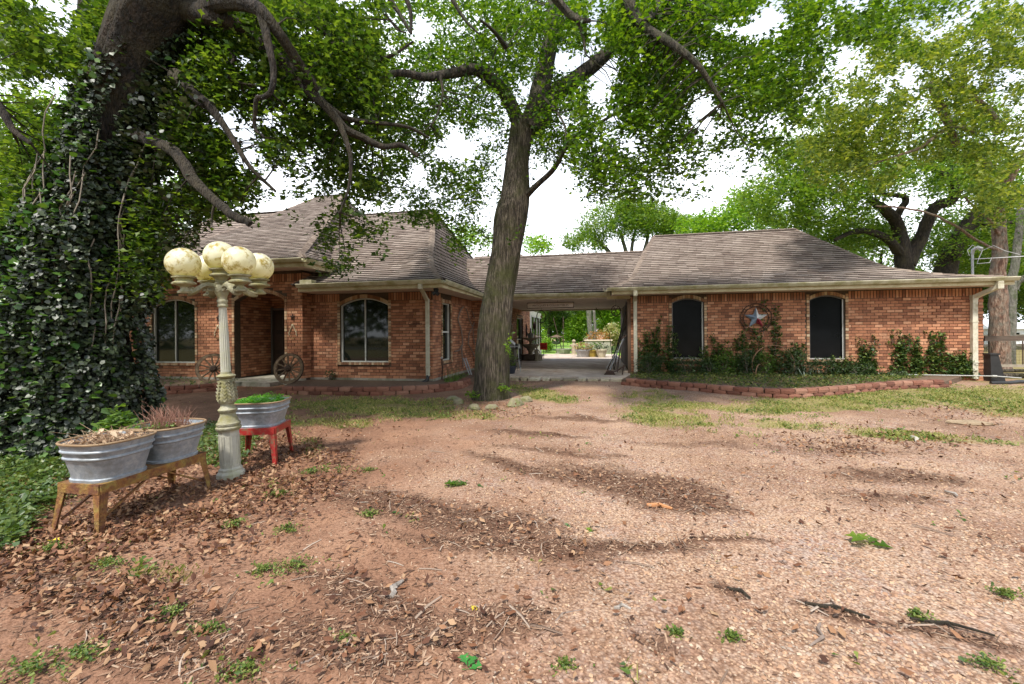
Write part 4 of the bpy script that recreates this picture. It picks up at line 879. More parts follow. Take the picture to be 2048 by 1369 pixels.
# trees seen through the passage
tree('tree', G(1105, 702), 'dark green tree at the left of the garden beyond the passage', [([(1098, 702, 34), (1100, 640, 34), (1105, 590, 34)], .2, .08)], [(1110, 640, 35, 32, 34, 2, 1), (1160, 630, 38, 25, 30, 2, .8)], M_leafF, M_bark2, ll=.22, nl=6, sp=.35, n=900, gap=.25)
tree('garden_tree', G(1152, 700), 'bright lime green bush in the middle of the garden beyond the passage', [([(1156, 703, 33), (1155, 680, 33), (1150, 650, 33)], .06, .03)], [(1152, 658, 33, 22, 28, 1.2, 1), (1140, 672, 33, 14, 14, 1, .4), (1165, 640, 33, 14, 18, 1, .5)], M_leafY, M_bark4, ll=.16, nl=6, sp=.25, n=700, gap=.25)
tree('tree', G(1184, 705), 'pale grey twin trunked tree beyond the passage', [([(1187, 706, 31), (1181, 660, 31), (1178, 620, 31), (1176, 560, 31)], .22, .16), ([(1192, 700, 31), (1190, 650, 31), (1188, 600, 31), (1192, 540, 31)], .12, .08)], [(1230, 625, 33, 40, 22, 2, 1), (1210, 600, 33, 60, 25, 2, 1), (1120, 600, 33, 60, 18, 2, .6), (1222, 650, 37, 30, 16, 1.5, .7)], M_leafY, M_bark4, ll=.2, nl=6, sp=.35, n=1900, gap=.26)
tree('shrub', G(1225, 702), 'flowering shrub with pale blooms at the right of the garden', [([(1226, 703, 30), (1226, 685, 30), (1225, 670, 30)], .04, .02)], [(1225, 668, 30, 16, 22, 1, 1), (1240, 690, 30, 10, 12, 1, .4)], leafmat('bloom_leaf', [(.12, .2, .04), (.24, .3, .08), (.5, .42, .28), (.6, .55, .4)], .4), M_bark4, ll=.14, nl=6, sp=.2, n=420, gap=.22, cat='shrub')
tree('shrub', G(1095, 705), 'low yellow green shrub beside the garden lawn', [([(1094, 706, 31), (1094, 695, 31), (1093, 685, 31)], .03, .02)], [(1093, 690, 31, 14, 14, 1, 1), (1083, 675, 32, 12, 22, 1, .6)], M_leafY, M_bark4, ll=.14, nl=5, sp=.2, n=260, gap=.3, cat='shrub')
for k, (x, Y, h_, lab) in enumerate(((1640, 34, 620, 'broad green tree low behind the middle of the right wing roof'), (1760, 38, 600, 'far round tree seen under the live oak limbs'), (1960, 34, 600, 'green tree beyond the mast at the right edge'), (2060, 30, 590, 'leafy tree past the right edge beyond the fence'))):
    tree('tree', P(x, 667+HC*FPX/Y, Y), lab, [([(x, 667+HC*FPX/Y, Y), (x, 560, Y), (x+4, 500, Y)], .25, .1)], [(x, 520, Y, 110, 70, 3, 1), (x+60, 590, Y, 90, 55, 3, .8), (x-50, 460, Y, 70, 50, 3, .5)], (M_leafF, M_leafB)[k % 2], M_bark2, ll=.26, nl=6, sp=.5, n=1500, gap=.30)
# far wood that closes the view all round: nobody could count it
def wood(pts, h, label, n, m, ll=.55, z0=0):
    r = np.random.default_rng(len(label)); out = []
    
    for i in range(n):
        t_ = r.random()*(len(pts)-1); k = int(t_); f = t_-k; a = np.array(pts[k]); c = np.array(pts[k+1]); q = a+(c-a)*f; hh = h*(.65+.6*float(fbm(t_*6, 3.3, 12, 3)))
        out.append((q[0]+r.normal(0, 2.2), q[1]+r.normal(0, 2.2), z0+hh*r.random()**.8))
    return sprigs(np.array(out), 6, ll, .9, m, 'woodland', None, label=label)
wood([(-70, 30), (-45, 55), (-10, 66), (20, 66), (55, 60), (80, 40)], 9.5, 'far belt of trees that closes the view behind the house', 9000, M_leafF, 1.0)
wood([(-70, 30), (-60, -5), (-35, -30), (0, -36), (35, -32), (70, -10), (85, 25)], 12, 'wood along the road behind the viewer and beside the yard', 4500, M_leafF, 1.6)

# ------------------------------------------------------------------ plants along the right wing
def vine(px, top, base, label, wpx=22, name='wall_vine', n=None, m=None, v=-.07):
    u = U(px, -.05); z1 = Zat(px, top, u, -.05); z0 = .1; b = HW(u, v, z0); root = empty(name, b, -YAW, label=label, cat='vine', group='vines climbing the right wing')
    r = np.random.default_rng(px); w = wpx/65.; st_ = MB(); cents = []
    for k in range(4):
        x = r.normal(0, w*.35); pts = [];  zt = (z1-z0)*r.uniform(.6, 1.0)
        for q in range(9):
            x += r.normal(0, .045); pts.append((x, .03+r.uniform(-.01, .01), zt*q/8))
        st_.tube(pts, [.006]*9, 4)
        for p in pts[1:]:
            dens = 1.2-(p[2]/max(zt, .1))*.7
            for _ in range(int(8*dens)+1): cents.append((p[0]+r.normal(0, w*.28*dens), p[1]-abs(r.normal(0, .04)), p[2]+r.normal(0, .07)))
    st_.build('stem', mat('vine_stem', [(.16, .13, .10), (.28, .24, .19)], rough=.8), root, kind='stuff')
    sprigs(np.array([c for c in cents if c[2] > 0]), 5, .055, .06, m or M_vine, 'leaves', root, (IVY, LEAF_F), None or .9, r=r)
M_vine = mat('vine_leaf', [(.018, .045, .010), (.04, .085, .016), (.08, .13, .024), (.15, .19, .035)], rough=.5, rand=True, trans=.2, spec=.4)
for px, top, lab, w in ((1290, 668, 'leafy vine beside the downspout left of the first window', 28), (1307, 630, 'tall thin vine rising left of the first window', 14), (1336, 650, 'vine hugging the left edge of the first window', 14), (1425, 690, 'vine right of the first window', 30), (1470, 668, 'vine between the first window and the metal star', 26), (1505, 650, 'thick vine under the metal star', 30), (1535, 598, 'vine climbing past the right side of the metal star', 20), (1585, 672, 'vine left of the second window', 26),
                       (1735, 672, 'small vine just right of the second window', 16), (1700, 705, 'low vine below the second window corner', 30), (1795, 668, 'bushy vine on the blank brick stretch', 24), (1832, 665, 'upright vine beside the bushy one on blank brick', 14), (1872, 652, 'tall vine of the blank brick stretch', 20), (1905, 700, 'slanting vine low on the wall near the right downspout', 26), (1945, 705, 'small vine beside the right downspout', 12)):
    vine(px, top, 0, lab, w)
def bush(px, py, w, h, label, m, n=260, ll=.06, Y=None, name='shrub', z=.1, tm=(LEAF, LEAF_F), nl=5, cat='shrub'):
    b = G(px, py, z) if Y is None else P(px, py, Y); b.z = z; root = empty(name, b, 0, label=label, cat=cat); r = np.random.default_rng(int(px+py))
    c = bushpts((0, 0, h*.45), (w, w*.6, h*.55), n, r); c = c[c[:, 2] > .02]; st_ = MB()
    for k in range(12): p = c[r.integers(len(c))]; st_.tube([(0, 0, 0), tuple(p*np.array([.4, .4, .6])), tuple(p)], [.008, .006, .003], 4)
    st_.build('stem', mat('vine_stem', [(.16, .13, .10), (.28, .24, .19)], rough=.8), root, kind='stuff'); sprigs(c, nl, ll, .06, m, 'leaves', root, tm, .8, r=r); return root
M_bushD = mat('shrub_leaf_dark', [(.016, .04, .012), (.035, .07, .02), (.075, .12, .03)], rough=.45, rand=True, trans=.15)
M_bushL = mat('shrub_leaf_light', [(.05, .11, .02), (.10, .19, .03), (.17, .27, .05)], rough=.5, rand=True, trans=.35)
for (px, w, h, lab, m, n) in ((1300, .45, 0.68, 'dark shrub beside the first downspout', M_bushD, 300), (1375, .55, 0.57, 'dark low shrub under the first window', M_bushD, 360), (1450, .4, 0.74, 'bright green leafy shrub between the windows', M_bushL, 300), (1495, .45, 0.81, 'dark rounded shrub under the metal star', M_bushD, 380), (1530, .32, 0.74, 'lime green shrub inside the rusty hoop', M_bushL, 200), (1585, .5, 0.81, 'dark shrub left of the second window', M_bushD, 380), (1650, .55, 0.54, 'spreading dark shrub under the second window', M_bushD, 380), (1715, .5, 0.43, 'low green shrub right of the second window', M_bushD, 280), (1420, .35, 0.54, 'green shrub below the right edge of the first window', M_bushD, 220), (1790, .4, .2, 'low clump at the foot of the blank brick wall', M_bushD, 160)):
    bp_ = HW(U(px, -.45), -.45); pp = proj(bp_.x, bp_.y, .1); bush(px, pp[1], w, h, lab, m, n, .055)
# leafy ground cover in the beds
def cover(poly, n, m, label, z, ll=.05, name='ground_cover', h=.07):
    r = np.random.default_rng(n); out = []; xs = [p[0] for p in poly]; ys = [p[1] for p in poly]
    while len(out) < n:
        x, y = r.uniform(min(xs), max(xs)), r.uniform(min(ys), max(ys)); c = False
        for i in range(len(poly)):
            x1, y1 = poly[i][:2]; x2, y2 = poly[i-1][:2]
            if (y1 > y) != (y2 > y) and x < (x2-x1)*(y-y1)/(y2-y1)+x1: c = not c
        if c: out.append((x, y, z+r.random()*h))
    return sprigs(np.array(out), 4, ll, .05, m, name, None, label=label, r=r)
cover([G(1250, 765), G(1300, 771), G(1400, 779), G(1500, 788), G(1580, 791), G(1650, 788), G(1730, 780), G(1800, 773), HW(8.0, -.1), HW(.2, -.1)], 2600, M_vine, 'low creeping green plants filling the bed under the right wing', .13, .05)
cover([G(1255, 766), G(1300, 771), G(1400, 779), G(1500, 788), G(1580, 791), G(1650, 788), G(1730, 780), G(1800, 773), HW(8.0, -.4), HW(.2, -.4)], 900, mat('grass_leaf', [(.10, .13, .03), (.20, .22, .05), (.30, .28, .10)], rough=.7, rand=True, trans=.3), 'yellowish grass along the block edging', .12, .06)
cover([G(890, 778), G(925, 773), HW(-5.0, -1.2), HW(-5.2, -2.8)], 120, M_bushL, 'green weeds by the narrow side window', .12, .05)
def blades(name, base, label, n, h, m, parent=None, spread=.1, cat='plant', lean=.4, w=.006, k=None):
    root = parent or empty(name, base, 0, label=label, cat=cat); r = np.random.default_rng(int(abs(base[0])*1000)+n); b_ = MB()
    for i in range(n):
        x, y = r.normal(0, spread, 2); a = r.uniform(0, 6.28); hh = h*r.uniform(.5, 1.1); l = lean*hh*r.uniform(.2, 1); p0 = Vector((x, y, 0)); p1 = p0+Vector((math.cos(a)*l*.3, math.sin(a)*l*.3, hh*.6)); p2 = p0+Vector((math.cos(a)*l, math.sin(a)*l, hh)); s = Vector((-math.sin(a), math.cos(a), 0))*w
        b_.add([p0-s, p0+s, p1+s*.8, p1-s*.8, p2], [(0, 1, 2, 3), (3, 2, 4)])
    return b_.build('blade', m, root, kind='stuff')
M_blade = mat('blade_green', [(.06, .12, .02), (.13, .2, .05)], rough=.5, rand=True, trans=.3)
blades('strap_leaf_plant', G(908, 772)+Vector((0, 0, .12)), 'clump of upright strap leaves by the side window', 26, .42, M_blade, spread=.12)
blades('strap_leaf_plant', HW(U(1610, -.4), -.4, .12), 'grey green arching leaves under the second window', 40, .35, mat('grey_blade', [(.2, .26, .2), (.34, .4, .32)], rough=.5), spread=.2, lean=1.2, w=.009)
bush(815, 760, .3, .55, 'yellowish weed against the wall beside the long downspout', mat('yellow_weed', [(.12, .12, .02), (.24, .22, .03), (.3, .3, .06)], rough=.6, rand=True, trans=.3), 60, .05)
bush(660, 762, .15, .3, 'small weed at the foot of the wall left of the picture window', M_bushD, 40, .05)
cover([G(268, 786), G(440, 780), HW(-12.2, ve-.1), HW(-14.8, ve-.1)], 160, M_vine, 'sparse weeds in the bed under the left window', .12, .05)

# ------------------------------------------------------------------ wall ornaments
M_iron = mat('rusty_iron', [(.02, .013, .010), (.055, .03, .02), (.10, .05, .03)], rough=.8, nscale=20, bump=.4)
def star(r, d, mats_, name, parent=None, M=None, each=False):
    out = []
    pts = [(r*(1 if k % 2 == 0 else .40)*math.sin(math.pi*k/5), r*(1 if k % 2 == 0 else .40)*math.cos(math.pi*k/5)) for k in range(10)]
    b_ = MB(); b_.add([(x, 0, z) for x, z in pts]+[(0, -d, 0)], [(i, 10, (i+1) % 10) for i in range(10)]+[tuple(range(10))])
    return b_.build(name, mats_[0], parent)
def wallthing(name, px, py, v, label, cat, off=0.0, group=None, rz=0):
    u = U(px, v); z = Zat(px, py, u, v); return empty(name, HW(u, v-off, z), -YAW+rz, label=label, cat=cat, group=group)
# big star in its ring
s0 = wallthing('metal_star', 1511, 637, 0, 'painted metal star inside a rusty double ring on the right wing', 'wall star', .05)
col3 = [mat('star_silver', [(.66, .67, .69), (.80, .81, .82)], rough=.4, metal=.2), mat('star_blue', [(.16, .22, .30), (.27, .33, .42)], rough=.4, metal=.2), mat('star_red', [(.25, .03, .05), (.40, .06, .08)], rough=.4, metal=.3)]
so_ = star(.33, .10, [col3[0]], 'star', s0); so_.data.materials.append(col3[1]); so_.data.materials.append(col3[2])
for i, k in enumerate((0, 0, 0, 2, 2, 1, 1, 1, 1, 1)): so_.data.polygons[i].material_index = k
for rr_, tt in ((.43, .013), (.34, .012)):
    b_ = MB(); b_.tube([(rr_*math.cos(6.2832*k/40), 0, rr_*math.sin(6.2832*k/40)) for k in range(41)], tt, 6, cap=False); b_.build('ring', M_iron, s0)
b_ = MB()
for k in range(10):
    a = 6.2832*k/10; c = Vector((.385*math.cos(a), 0, .385*math.sin(a))); b_.tube([c+Vector((.035*math.cos(q*.9), -.006*q*.3, .035*math.sin(q*.9))) for q in range(8)], .008, 5)
b_.build('scroll', M_iron, s0, kind='stuff')
# two iron stars and the rope swags by the entry
for px, py, w, lab in ((439, 636, .10, 'dark iron star on brick left of the entry, half behind the lamp post'), (587, 634, .105, 'dark iron star on the brick pillar right of the entry')):
    t = wallthing('iron_star', px, py, ve, lab, 'wall star', .03, 'iron stars either side of the entry'); star(w, .045, [M_iron], 'star', t, each=True); MB().lathe([(.012, 0), (.02, .01), (.012, .022)], 8, Matrix.Translation((0, -.04, 0)) @ Matrix.Rotation(R(90), 4, 'X')).build('boss', M_iron, t)
M_rope = mat('cream_rope', [(.45, .36, .22), (.70, .60, .42)], rough=.8, nscale=40)
for px, py, lab in ((438, 663, 'cream horse tack loop on brick left of the entry'), (587, 662, 'cream horse tack loop on the pillar right of the entry')):
    t = wallthing('tack_ornament', px, py, ve, lab, 'wall ornament', .03, 'cream tack loops either side of the entry')
    b_ = MB(); 
    for s in (-1, 1): b_.tube([(s*.02, 0, .14), (s*.06, -.01, .06), (s*.10, 0, -.02), (s*.125, -.01, -.06), (s*.11, 0, -.10), (s*.13, 0, -.15)], [.014, .011, .017, .012, .018, .008], 7)
    b_.build('strap', M_rope, t, smooth=True); MB().lathe([(.01, 0), (.035, .004), (.035, .02), (.01, .03)], 12, Matrix.Translation((0, .0, .155)) @ Matrix.Rotation(R(90), 4, 'X')).build('concho', M_rope, t)
    MB().tube([(.07*math.cos(q), -.01, -.19-.03*math.sin(q)) for q in np.linspace(0, math.pi, 9)], .009, 6).build('bit', mat('brass', [(.4, .28, .1)], rough=.3, metal=1), t)
M_copper = mat('copper_wire', [(.32, .15, .06), (.5, .28, .12)], rough=.5, metal=.6)
t = wallthing('star_ornament', 831, 628, vl, 'little copper star above wire lettering on the living room wall', 'wall ornament', .03); star(.055, .02, [M_copper], 'star', t)
def text(body, size, m, parent, loc, name='lettering', ext=.003):
    c = bpy.data.curves.new(name, 'FONT'); c.body = body; c.size = size; c.extrude = ext; c.align_x = 'CENTER'; c.align_y = 'CENTER'
    tmp = bpy.data.objects.new('tmp', c); C.objects.link(tmp); dg = bpy.context.evaluated_depsgraph_get(); me = bpy.data.meshes.new_from_object(tmp.evaluated_get(dg)); bpy.data.objects.remove(tmp); bpy.data.curves.remove(c)
    o = link(name, me, parent, None); me.materials.clear(); me.materials.append(m); o.location = loc; o.rotation_euler = (R(90), 0, 0); return o
text('Cowboy', .12, M_iron, t, (0, .0, -.27), 'wire_lettering')
# grapevine / driftwood branches on the side wall and the lean-to pieces
gr = empty('wall_branch', HW(-5.33, Vat(922, -5.4), 1.35), -YAW, label='twisted bare branch hung on the side wall right of the narrow window', cat='branch'); M_drift = mat('driftwood', [(.14, .10, .08), (.28, .22, .18)], rough=.85, nscale=20, stretch=(1, 1, .3))
va = Vat(922, -5.4)
def sidepts(L): return [(0, Vat(x, -5.35)-va, Zat(x, y, -5.35, Vat(x, -5.35))-1.35) for x, y in L]
b_ = MB(); b_.tube([Vector(p) for p in spline(sidepts([(926, 614), (920, 622), (915, 640), (921, 658), (924, 685), (922, 700), (925, 735)]), 20)], .022, 7); b_.build('branch', M_drift, gr, smooth=True)
MB().tube([Vector(p) for p in spline(sidepts([(908, 703), (918, 700), (922, 690)]), 8)], .02, 6).build('branch', M_drift, gr, smooth=True)
gr2 = empty('wall_branch', HW(-5.33, Vat(940, -5.4), 1.35), -YAW, label='forked pale branch hung close to the oak trunk', cat='branch'); va = Vat(940, -5.4)
for L_ in ([(932, 618), (938, 640), (945, 658), (946, 680), (952, 712)], [(943, 622), (948, 640), (944, 655), (937, 668), (935, 690)], [(936, 690), (944, 705), (950, 720)]): MB().tube([Vector(p) for p in spline(sidepts(L_), 14)], .02, 6).build('branch', M_drift, gr2, smooth=True)
# yard tools by the side window
hy = empty('hose_bib', HW(-5.3, Vat(883, -5.3), .1), -YAW, label='dark standpipe with a tap below the narrow window', cat='tap'); MB().tube([(0, 0, 0), (.02, 0, .35), (0, 0, .6)], .022, 8).build('pipe', M_iron, hy); MB().lathe([(.015, 0), (.035, .02), (.035, .04), (.015, .06)], 8, Matrix.Translation((0, 0, .6))).build('valve', MATS['galvanised'], hy)
lp = empty('metal_pipe', HW(-5.0, Vat(935, -5.0), .12), -YAW, label='pair of pale metal pipes leaning by the oak trunk', cat='pipe')
for k in range(2): MB().tube([(.05+k*.07, 0, 0), (-.22+k*.08, .25, .5)], .022, 10).build('pipe', MATS['galvanised'], lp)

# ------------------------------------------------------------------ wagon wheels
M_wheel = mat('wheel_wood', [(.07, .045, .028), (.17, .115, .07), (.27, .20, .12)], rough=.85, nscale=12, bump=.4)
def wheel(px, py, yaw, tilt, label, r=.40, m=M_wheel):
    b = G(px, py, .12); root = empty('wagon_wheel', b, yaw, label=label, cat='wagon wheel', group='wooden wagon wheels either side of the entry')
    Mx = Matrix.Rotation(tilt, 4, 'X') @ Matrix.Translation((0, 0, r)) @ Matrix.Rotation(R(90), 4, 'X')
    b_ = MB(); n = 36; vs = []
    for q in range(n):
        a = 6.2832*q/n; 
        for rr_, zz_ in ((r, -.03), (r, .03), (r-.07, .026), (r-.07, -.026)): vs.append(Mx @ Vector((rr_*math.cos(a), rr_*math.sin(a), zz_)))
    b_.add(vs, [(q*4+j, q*4+(j+1) % 4, ((q+1) % n)*4+(j+1) % 4, ((q+1) % n)*4+j) for q in range(n) for j in range(4)]); b_.build('rim', m, root)
    b_ = MB(); vs = []
    for q in range(n):
        a = 6.2832*q/n
        for rr_, zz_ in ((r+.008, -.024), (r+.008, .024), (r+.001, .024), (r+.001, -.024)): vs.append(Mx @ Vector((rr_*math.cos(a), rr_*math.sin(a), zz_)))
    b_.add(vs, [(q*4+j, q*4+(j+1) % 4, ((q+1) % n)*4+(j+1) % 4, ((q+1) % n)*4+j) for q in range(n) for j in range(4)]); b_.build('tyre', M_iron, root)
    for q in range(12):
        a = 6.2832*(q+.3)/12; d = Vector((math.cos(a), math.sin(a), 0)); MB().tube([Mx @ (d*.07), Mx @ (d*.2), Mx @ (d*(r-.05))], [.026, .02, .024], 6).build('spoke', m, root)
    MB().lathe([(.05, -.10), (.06, -.09), (.085, -.04), (.085, .05), (.06, .11), (.05, .12)], 16, Mx).build('hub', mat('hub_wood', [(.035, .02, .014), (.09, .055, .035)], rough=.8), root, smooth=True)
    return root
wheel(575, 768, -YAW+R(8), R(-9), 'weathered wagon wheel leaning on the pillar right of the entry')
wheel(427, 768, -YAW+R(38), R(-7), 'weathered wagon wheel left of the entry, partly behind the lamp post')
# rusty hoops standing in the bed
for px, py, r_, yaw, lab, lo in ((1546, 786, .58, 6, 'large rusty wheel hoop standing in the bed under the metal star', 0), (1518, 782, .30, 55, 'smaller tan hoop half hidden by the lime shrub', 0)):
    b = HW(U(px, -.55), -.55, .1); root = empty('iron_hoop', b, R(yaw)-YAW, label=lab, cat='hoop'); n = 40
    rz_ = r_; b_ = MB(); b_.tube([(rz_*math.cos(6.2832*k/n), 0, rz_*.98+rz_*math.sin(6.2832*k/n)-.25) for k in range(n+1)], .014, 6, cap=False); b_.build('hoop', mat('rust', [(.16, .08, .04), (.30, .18, .10)], rough=.8), root)

# ------------------------------------------------------------------ lamp post
M_lampm = mat('lamp_cast_metal', [(.10, .095, .055), (.25, .235, .155), (.42, .40, .31)], rough=.75, nscale=7, bump=.4, bscale=60, dirt=((.22, .20, .05), .45, .7), dscale=6)
M_lampw = mat('lamp_shaft_paint', [(.32, .31, .25), (.48, .47, .40)], rough=.65, nscale=8, bump=.2, dirt=((.26, .26, .10), .48, .75), dscale=4)
LB = G(462, 951); lamp = empty('street_lamp', LB, R(20), label='ornate cast lamp post with five mossy yellow globes', cat='lamp post'); lamp.rotation_euler = (R(.6), R(-1.9), R(18))
def oct_(prof, n=8, rot=R(22.5)): return MB().lathe(prof, n, Matrix.Rotation(rot, 4, 'Z'))
oct_([(.125, -.05), (.125, .03), (.105, .055), (.105, .075), (.088, .09), (.088, .44), (.10, .46)]).build('base', M_lampw, lamp)
for k in range(8):
    a = R(45)*k; rr_ = .088*math.cos(R(22.5)); c = Vector((rr_*math.cos(a), rr_*math.sin(a), 0)); s_ = Vector((-math.sin(a), math.cos(a), 0)); o_ = Vector((math.cos(a), math.sin(a), 0))
    b_ = MB()
    for q in (-1, 1): b_.bar(c+s_*q*.024+Vector((0, 0, .12)), c+s_*q*.024+Vector((0, 0, .41)), .005, .012, up=tuple(o_))
    b_.build('base_panel', M_lampw, lamp)
MB().lathe([(.10, .46), (.112, .475), (.112, .49), (.100, .50), (.106, .515), (.106, .53), (.09, .545), (.085, .57), (.07, .60), (.066, .63), (.082, .65), (.086, .665), (.07, .68), (.058, .70), (.058, .72)], 28).build('moulding', M_lampm, lamp, smooth=True)
vs = MB(); prof = [(.058, .72), (.075, .735), (.084, .77), (.080, .82), (.068, .89), (.060, .95), (.058, .97)]
vs.lathe(prof, 24).build('acanthus_cup', M_lampm, lamp, smooth=True)
b_ = MB()
for k in range(8):
    a = R(45)*k; o_ = Vector((math.cos(a), math.sin(a), 0)); s_ = Vector((-math.sin(a), math.cos(a), 0))
    for q in range(6):
        z = .75+q*.034; rr_ = float(np.interp(z, [p[1] for p in prof], [p[0] for p in prof])); 
        for sg in (-1, 1): b_.bar(o_*(rr_+.002)+Vector((0, 0, z)), o_*(rr_+.006)+s_*sg*.02+Vector((0, 0, z+.028)), .009, .009)
b_.build('leaf_relief', M_lampm, lamp, kind='stuff')
MB().lathe([(.05, .97), (.076, .985), (.085, 1.0), (.07, 1.012), (.05, 1.02), (.047, 1.04)], 24).build('collar', M_lampm, lamp, smooth=True)
MB().lathe([(.044, 1.04), (.043, 1.2), (.040, 1.4), (.036, 1.6), (.034, 1.68)], 32, flute=.11).build('shaft', M_lampw, lamp)
MB().lathe([(.038, 1.68), (.047, 1.69), (.047, 1.705), (.040, 1.715), (.048, 1.735), (.048, 1.75), (.04, 1.76), (.045, 1.79), (.062, 1.83), (.07, 1.86), (.06, 1.89), (.045, 1.92), (.05, 1.95), (.075, 1.99), (.08, 2.01), (.06, 2.02)], 24).build('capital', M_lampm, lamp, smooth=True)
M_globe = mat('globe_glass', [(.64, .60, .40), (.74, .72, .58), (.80, .79, .71)], rough=.35, nscale=5, dirt=((.36, .27, .05), .50, .64), dscale=12, trans=.3, spec=.5)
def globe(loc, r=.144):
    c = Vector(loc); MB().lathe([(.02, -.16), (.055, -.155), (.06, -.14), (.035, -.12), (.03, -.10), (.05, -.085), (.098, -.07), (.10, -.058), (.07, -.04), (.075, -.02), (.098, -.01), (.10, .0), (.08, .006)], 24, Matrix.Translation(c)).build('globe_holder', M_lampm, lamp, smooth=True)
    g = MB().lathe([(max(.003, r*math.sin(t)), .128-r*math.cos(t)) for t in np.linspace(.42, math.pi, 22)], 36, Matrix.Translation(c)).build('globe', M_globe, lamp, smooth=True)
globe((0, 0, 2.06))
for k, (dx, dy, dz) in enumerate(((-.22, -.20, 0), (.26, .20, 0), (.29, -.17, 0), (-.26, .20, 0))):
    v = Matrix.Rotation(-R(18), 3, 'Z') @ Vector((dx, dy, 0)); L_ = v.length; d = v.normalized(); globe((v.x, v.y, 1.97))
    arm = []
    for t, zz_ in ((0.03, 1.87), (.07, 1.895), (.12, 1.90), (.17, 1.875), (.22, 1.835), (.28, 1.815), (L_-.03, 1.83), (L_+.01, 1.86)): arm.append(d*t+Vector((0, 0, zz_)))
    b_ = MB().tube([Vector(p) for p in spline([tuple(p) for p in arm], 18)], [.030]*8+[.034]*6+[.026]*4, 9, jit=.5); b_.build('arm', M_lampm, lamp, smooth=True)
    b_ = MB(); 
    for cen, rad_, sg in ((.10, .034, 1), (.24, .03, -1), (L_+.0, .026, 1)):
        pts = [d*(cen+sg*rad_*(1-q/22)*math.cos(q*.55))+Vector((0, 0, 1.865-.02*(cen > .2)+rad_*(1-q/22)*math.sin(q*.55))) for q in range(20)]; b_.tube(pts, [.011]*20, 6)
    for q in range(7): t = .06+q*.04; b_.tube([d*t+Vector((0, 0, 1.85)), d*(t+.015)+Vector((d.y*.035, -d.x*.035, 1.84+.02*(q % 2)))], [.014, .004], 5)
    b_.build('scroll', M_lampm, lamp, kind='stuff')

# ------------------------------------------------------------------ wash tubs on stands
M_zinc = mat('galvanised_tub', [(.20, .235, .27), (.30, .335, .37), (.42, .445, .47)], rough=.5, nscale=22, metal=.35, bump=.15, bscale=14, dirt=((.17, .175, .17), .50, .72), dscale=5)
M_rim = mat('rusty_rim', [(.30, .21, .12), (.20, .12, .06)], rough=.8)
def rrect(w, d, r, n=5):
    out = []
    for cx_, cy_, a0 in ((w-r, d-r, 0), (-w+r, d-r, 90), (-w+r, -d+r, 180), (w-r, -d+r, 270)):
        for k in range(n+1): a = R(a0+90*k/n); out.append((cx_+r*math.cos(a), cy_+r*math.sin(a)))
    return out
def tub(loc, rz, w, d, h, label, fl=.072):
    root = empty('wash_tub', loc, rz, label=label, cat='wash tub', group='galvanised wash tubs used as planters')
    prof = [(0, .0), (.012, .0), (.014, .018), (.004, .026)]+[(fl*t, .03+(h-.03)*t) for t in (.1, .3, .52)]
    for z in (.60, .78): prof += [(fl*z-.001, h*z-.008), (fl*z+.009, h*z), (fl*z+.009, h*z+.008), (fl*z+.001, h*z+.016)]
    prof += [(fl*.95, h*.95), (fl, h-.006)]
    b_ = MB(); rings = []; 
    for o_, z in prof: rings.append([(x, y, z) for x, y in rrect(w/2+o_, d/2+o_, .11+o_)])
    inner = [[(x, y, z) for x, y in rrect(w/2+o_, d/2+o_, .11+o_)] for o_, z in ((fl-.006, h-.006), (fl*.75-.006, h*.75))]
    allr = rings+inner; n = len(rings[0]); vs = [p for rg in allr for p in rg]
    b_.add(vs, [(i*n+j, i*n+(j+1) % n, (i+1)*n+(j+1) % n, (i+1)*n+j) for i in range(len(allr)-1) for j in range(n)]+[tuple(range(n))[::-1]]); b_.build('tub', M_zinc, root, smooth=True)
    rp = [Vector((x, y, h)) for x, y in rrect(w/2+fl, d/2+fl, .11+fl)]; MB().tube(rp+[rp[0]], .009, 7, cap=False).build('rolled_rim', M_rim, root, smooth=True)
    sp_ = rrect(w/2+fl*.75-.008, d/2+fl*.75-.008, .12); b_ = MB(); b_.add([(x, y, h*.80) for x, y in sp_]+[(0, 0, h*.92)], [(i, (i+1) % len(sp_), len(sp_)) for i in range(len(sp_))]); b_.build('potting_soil', mat('bed_soil', [(.05, .03, .02)], rough=1), root)
    return root
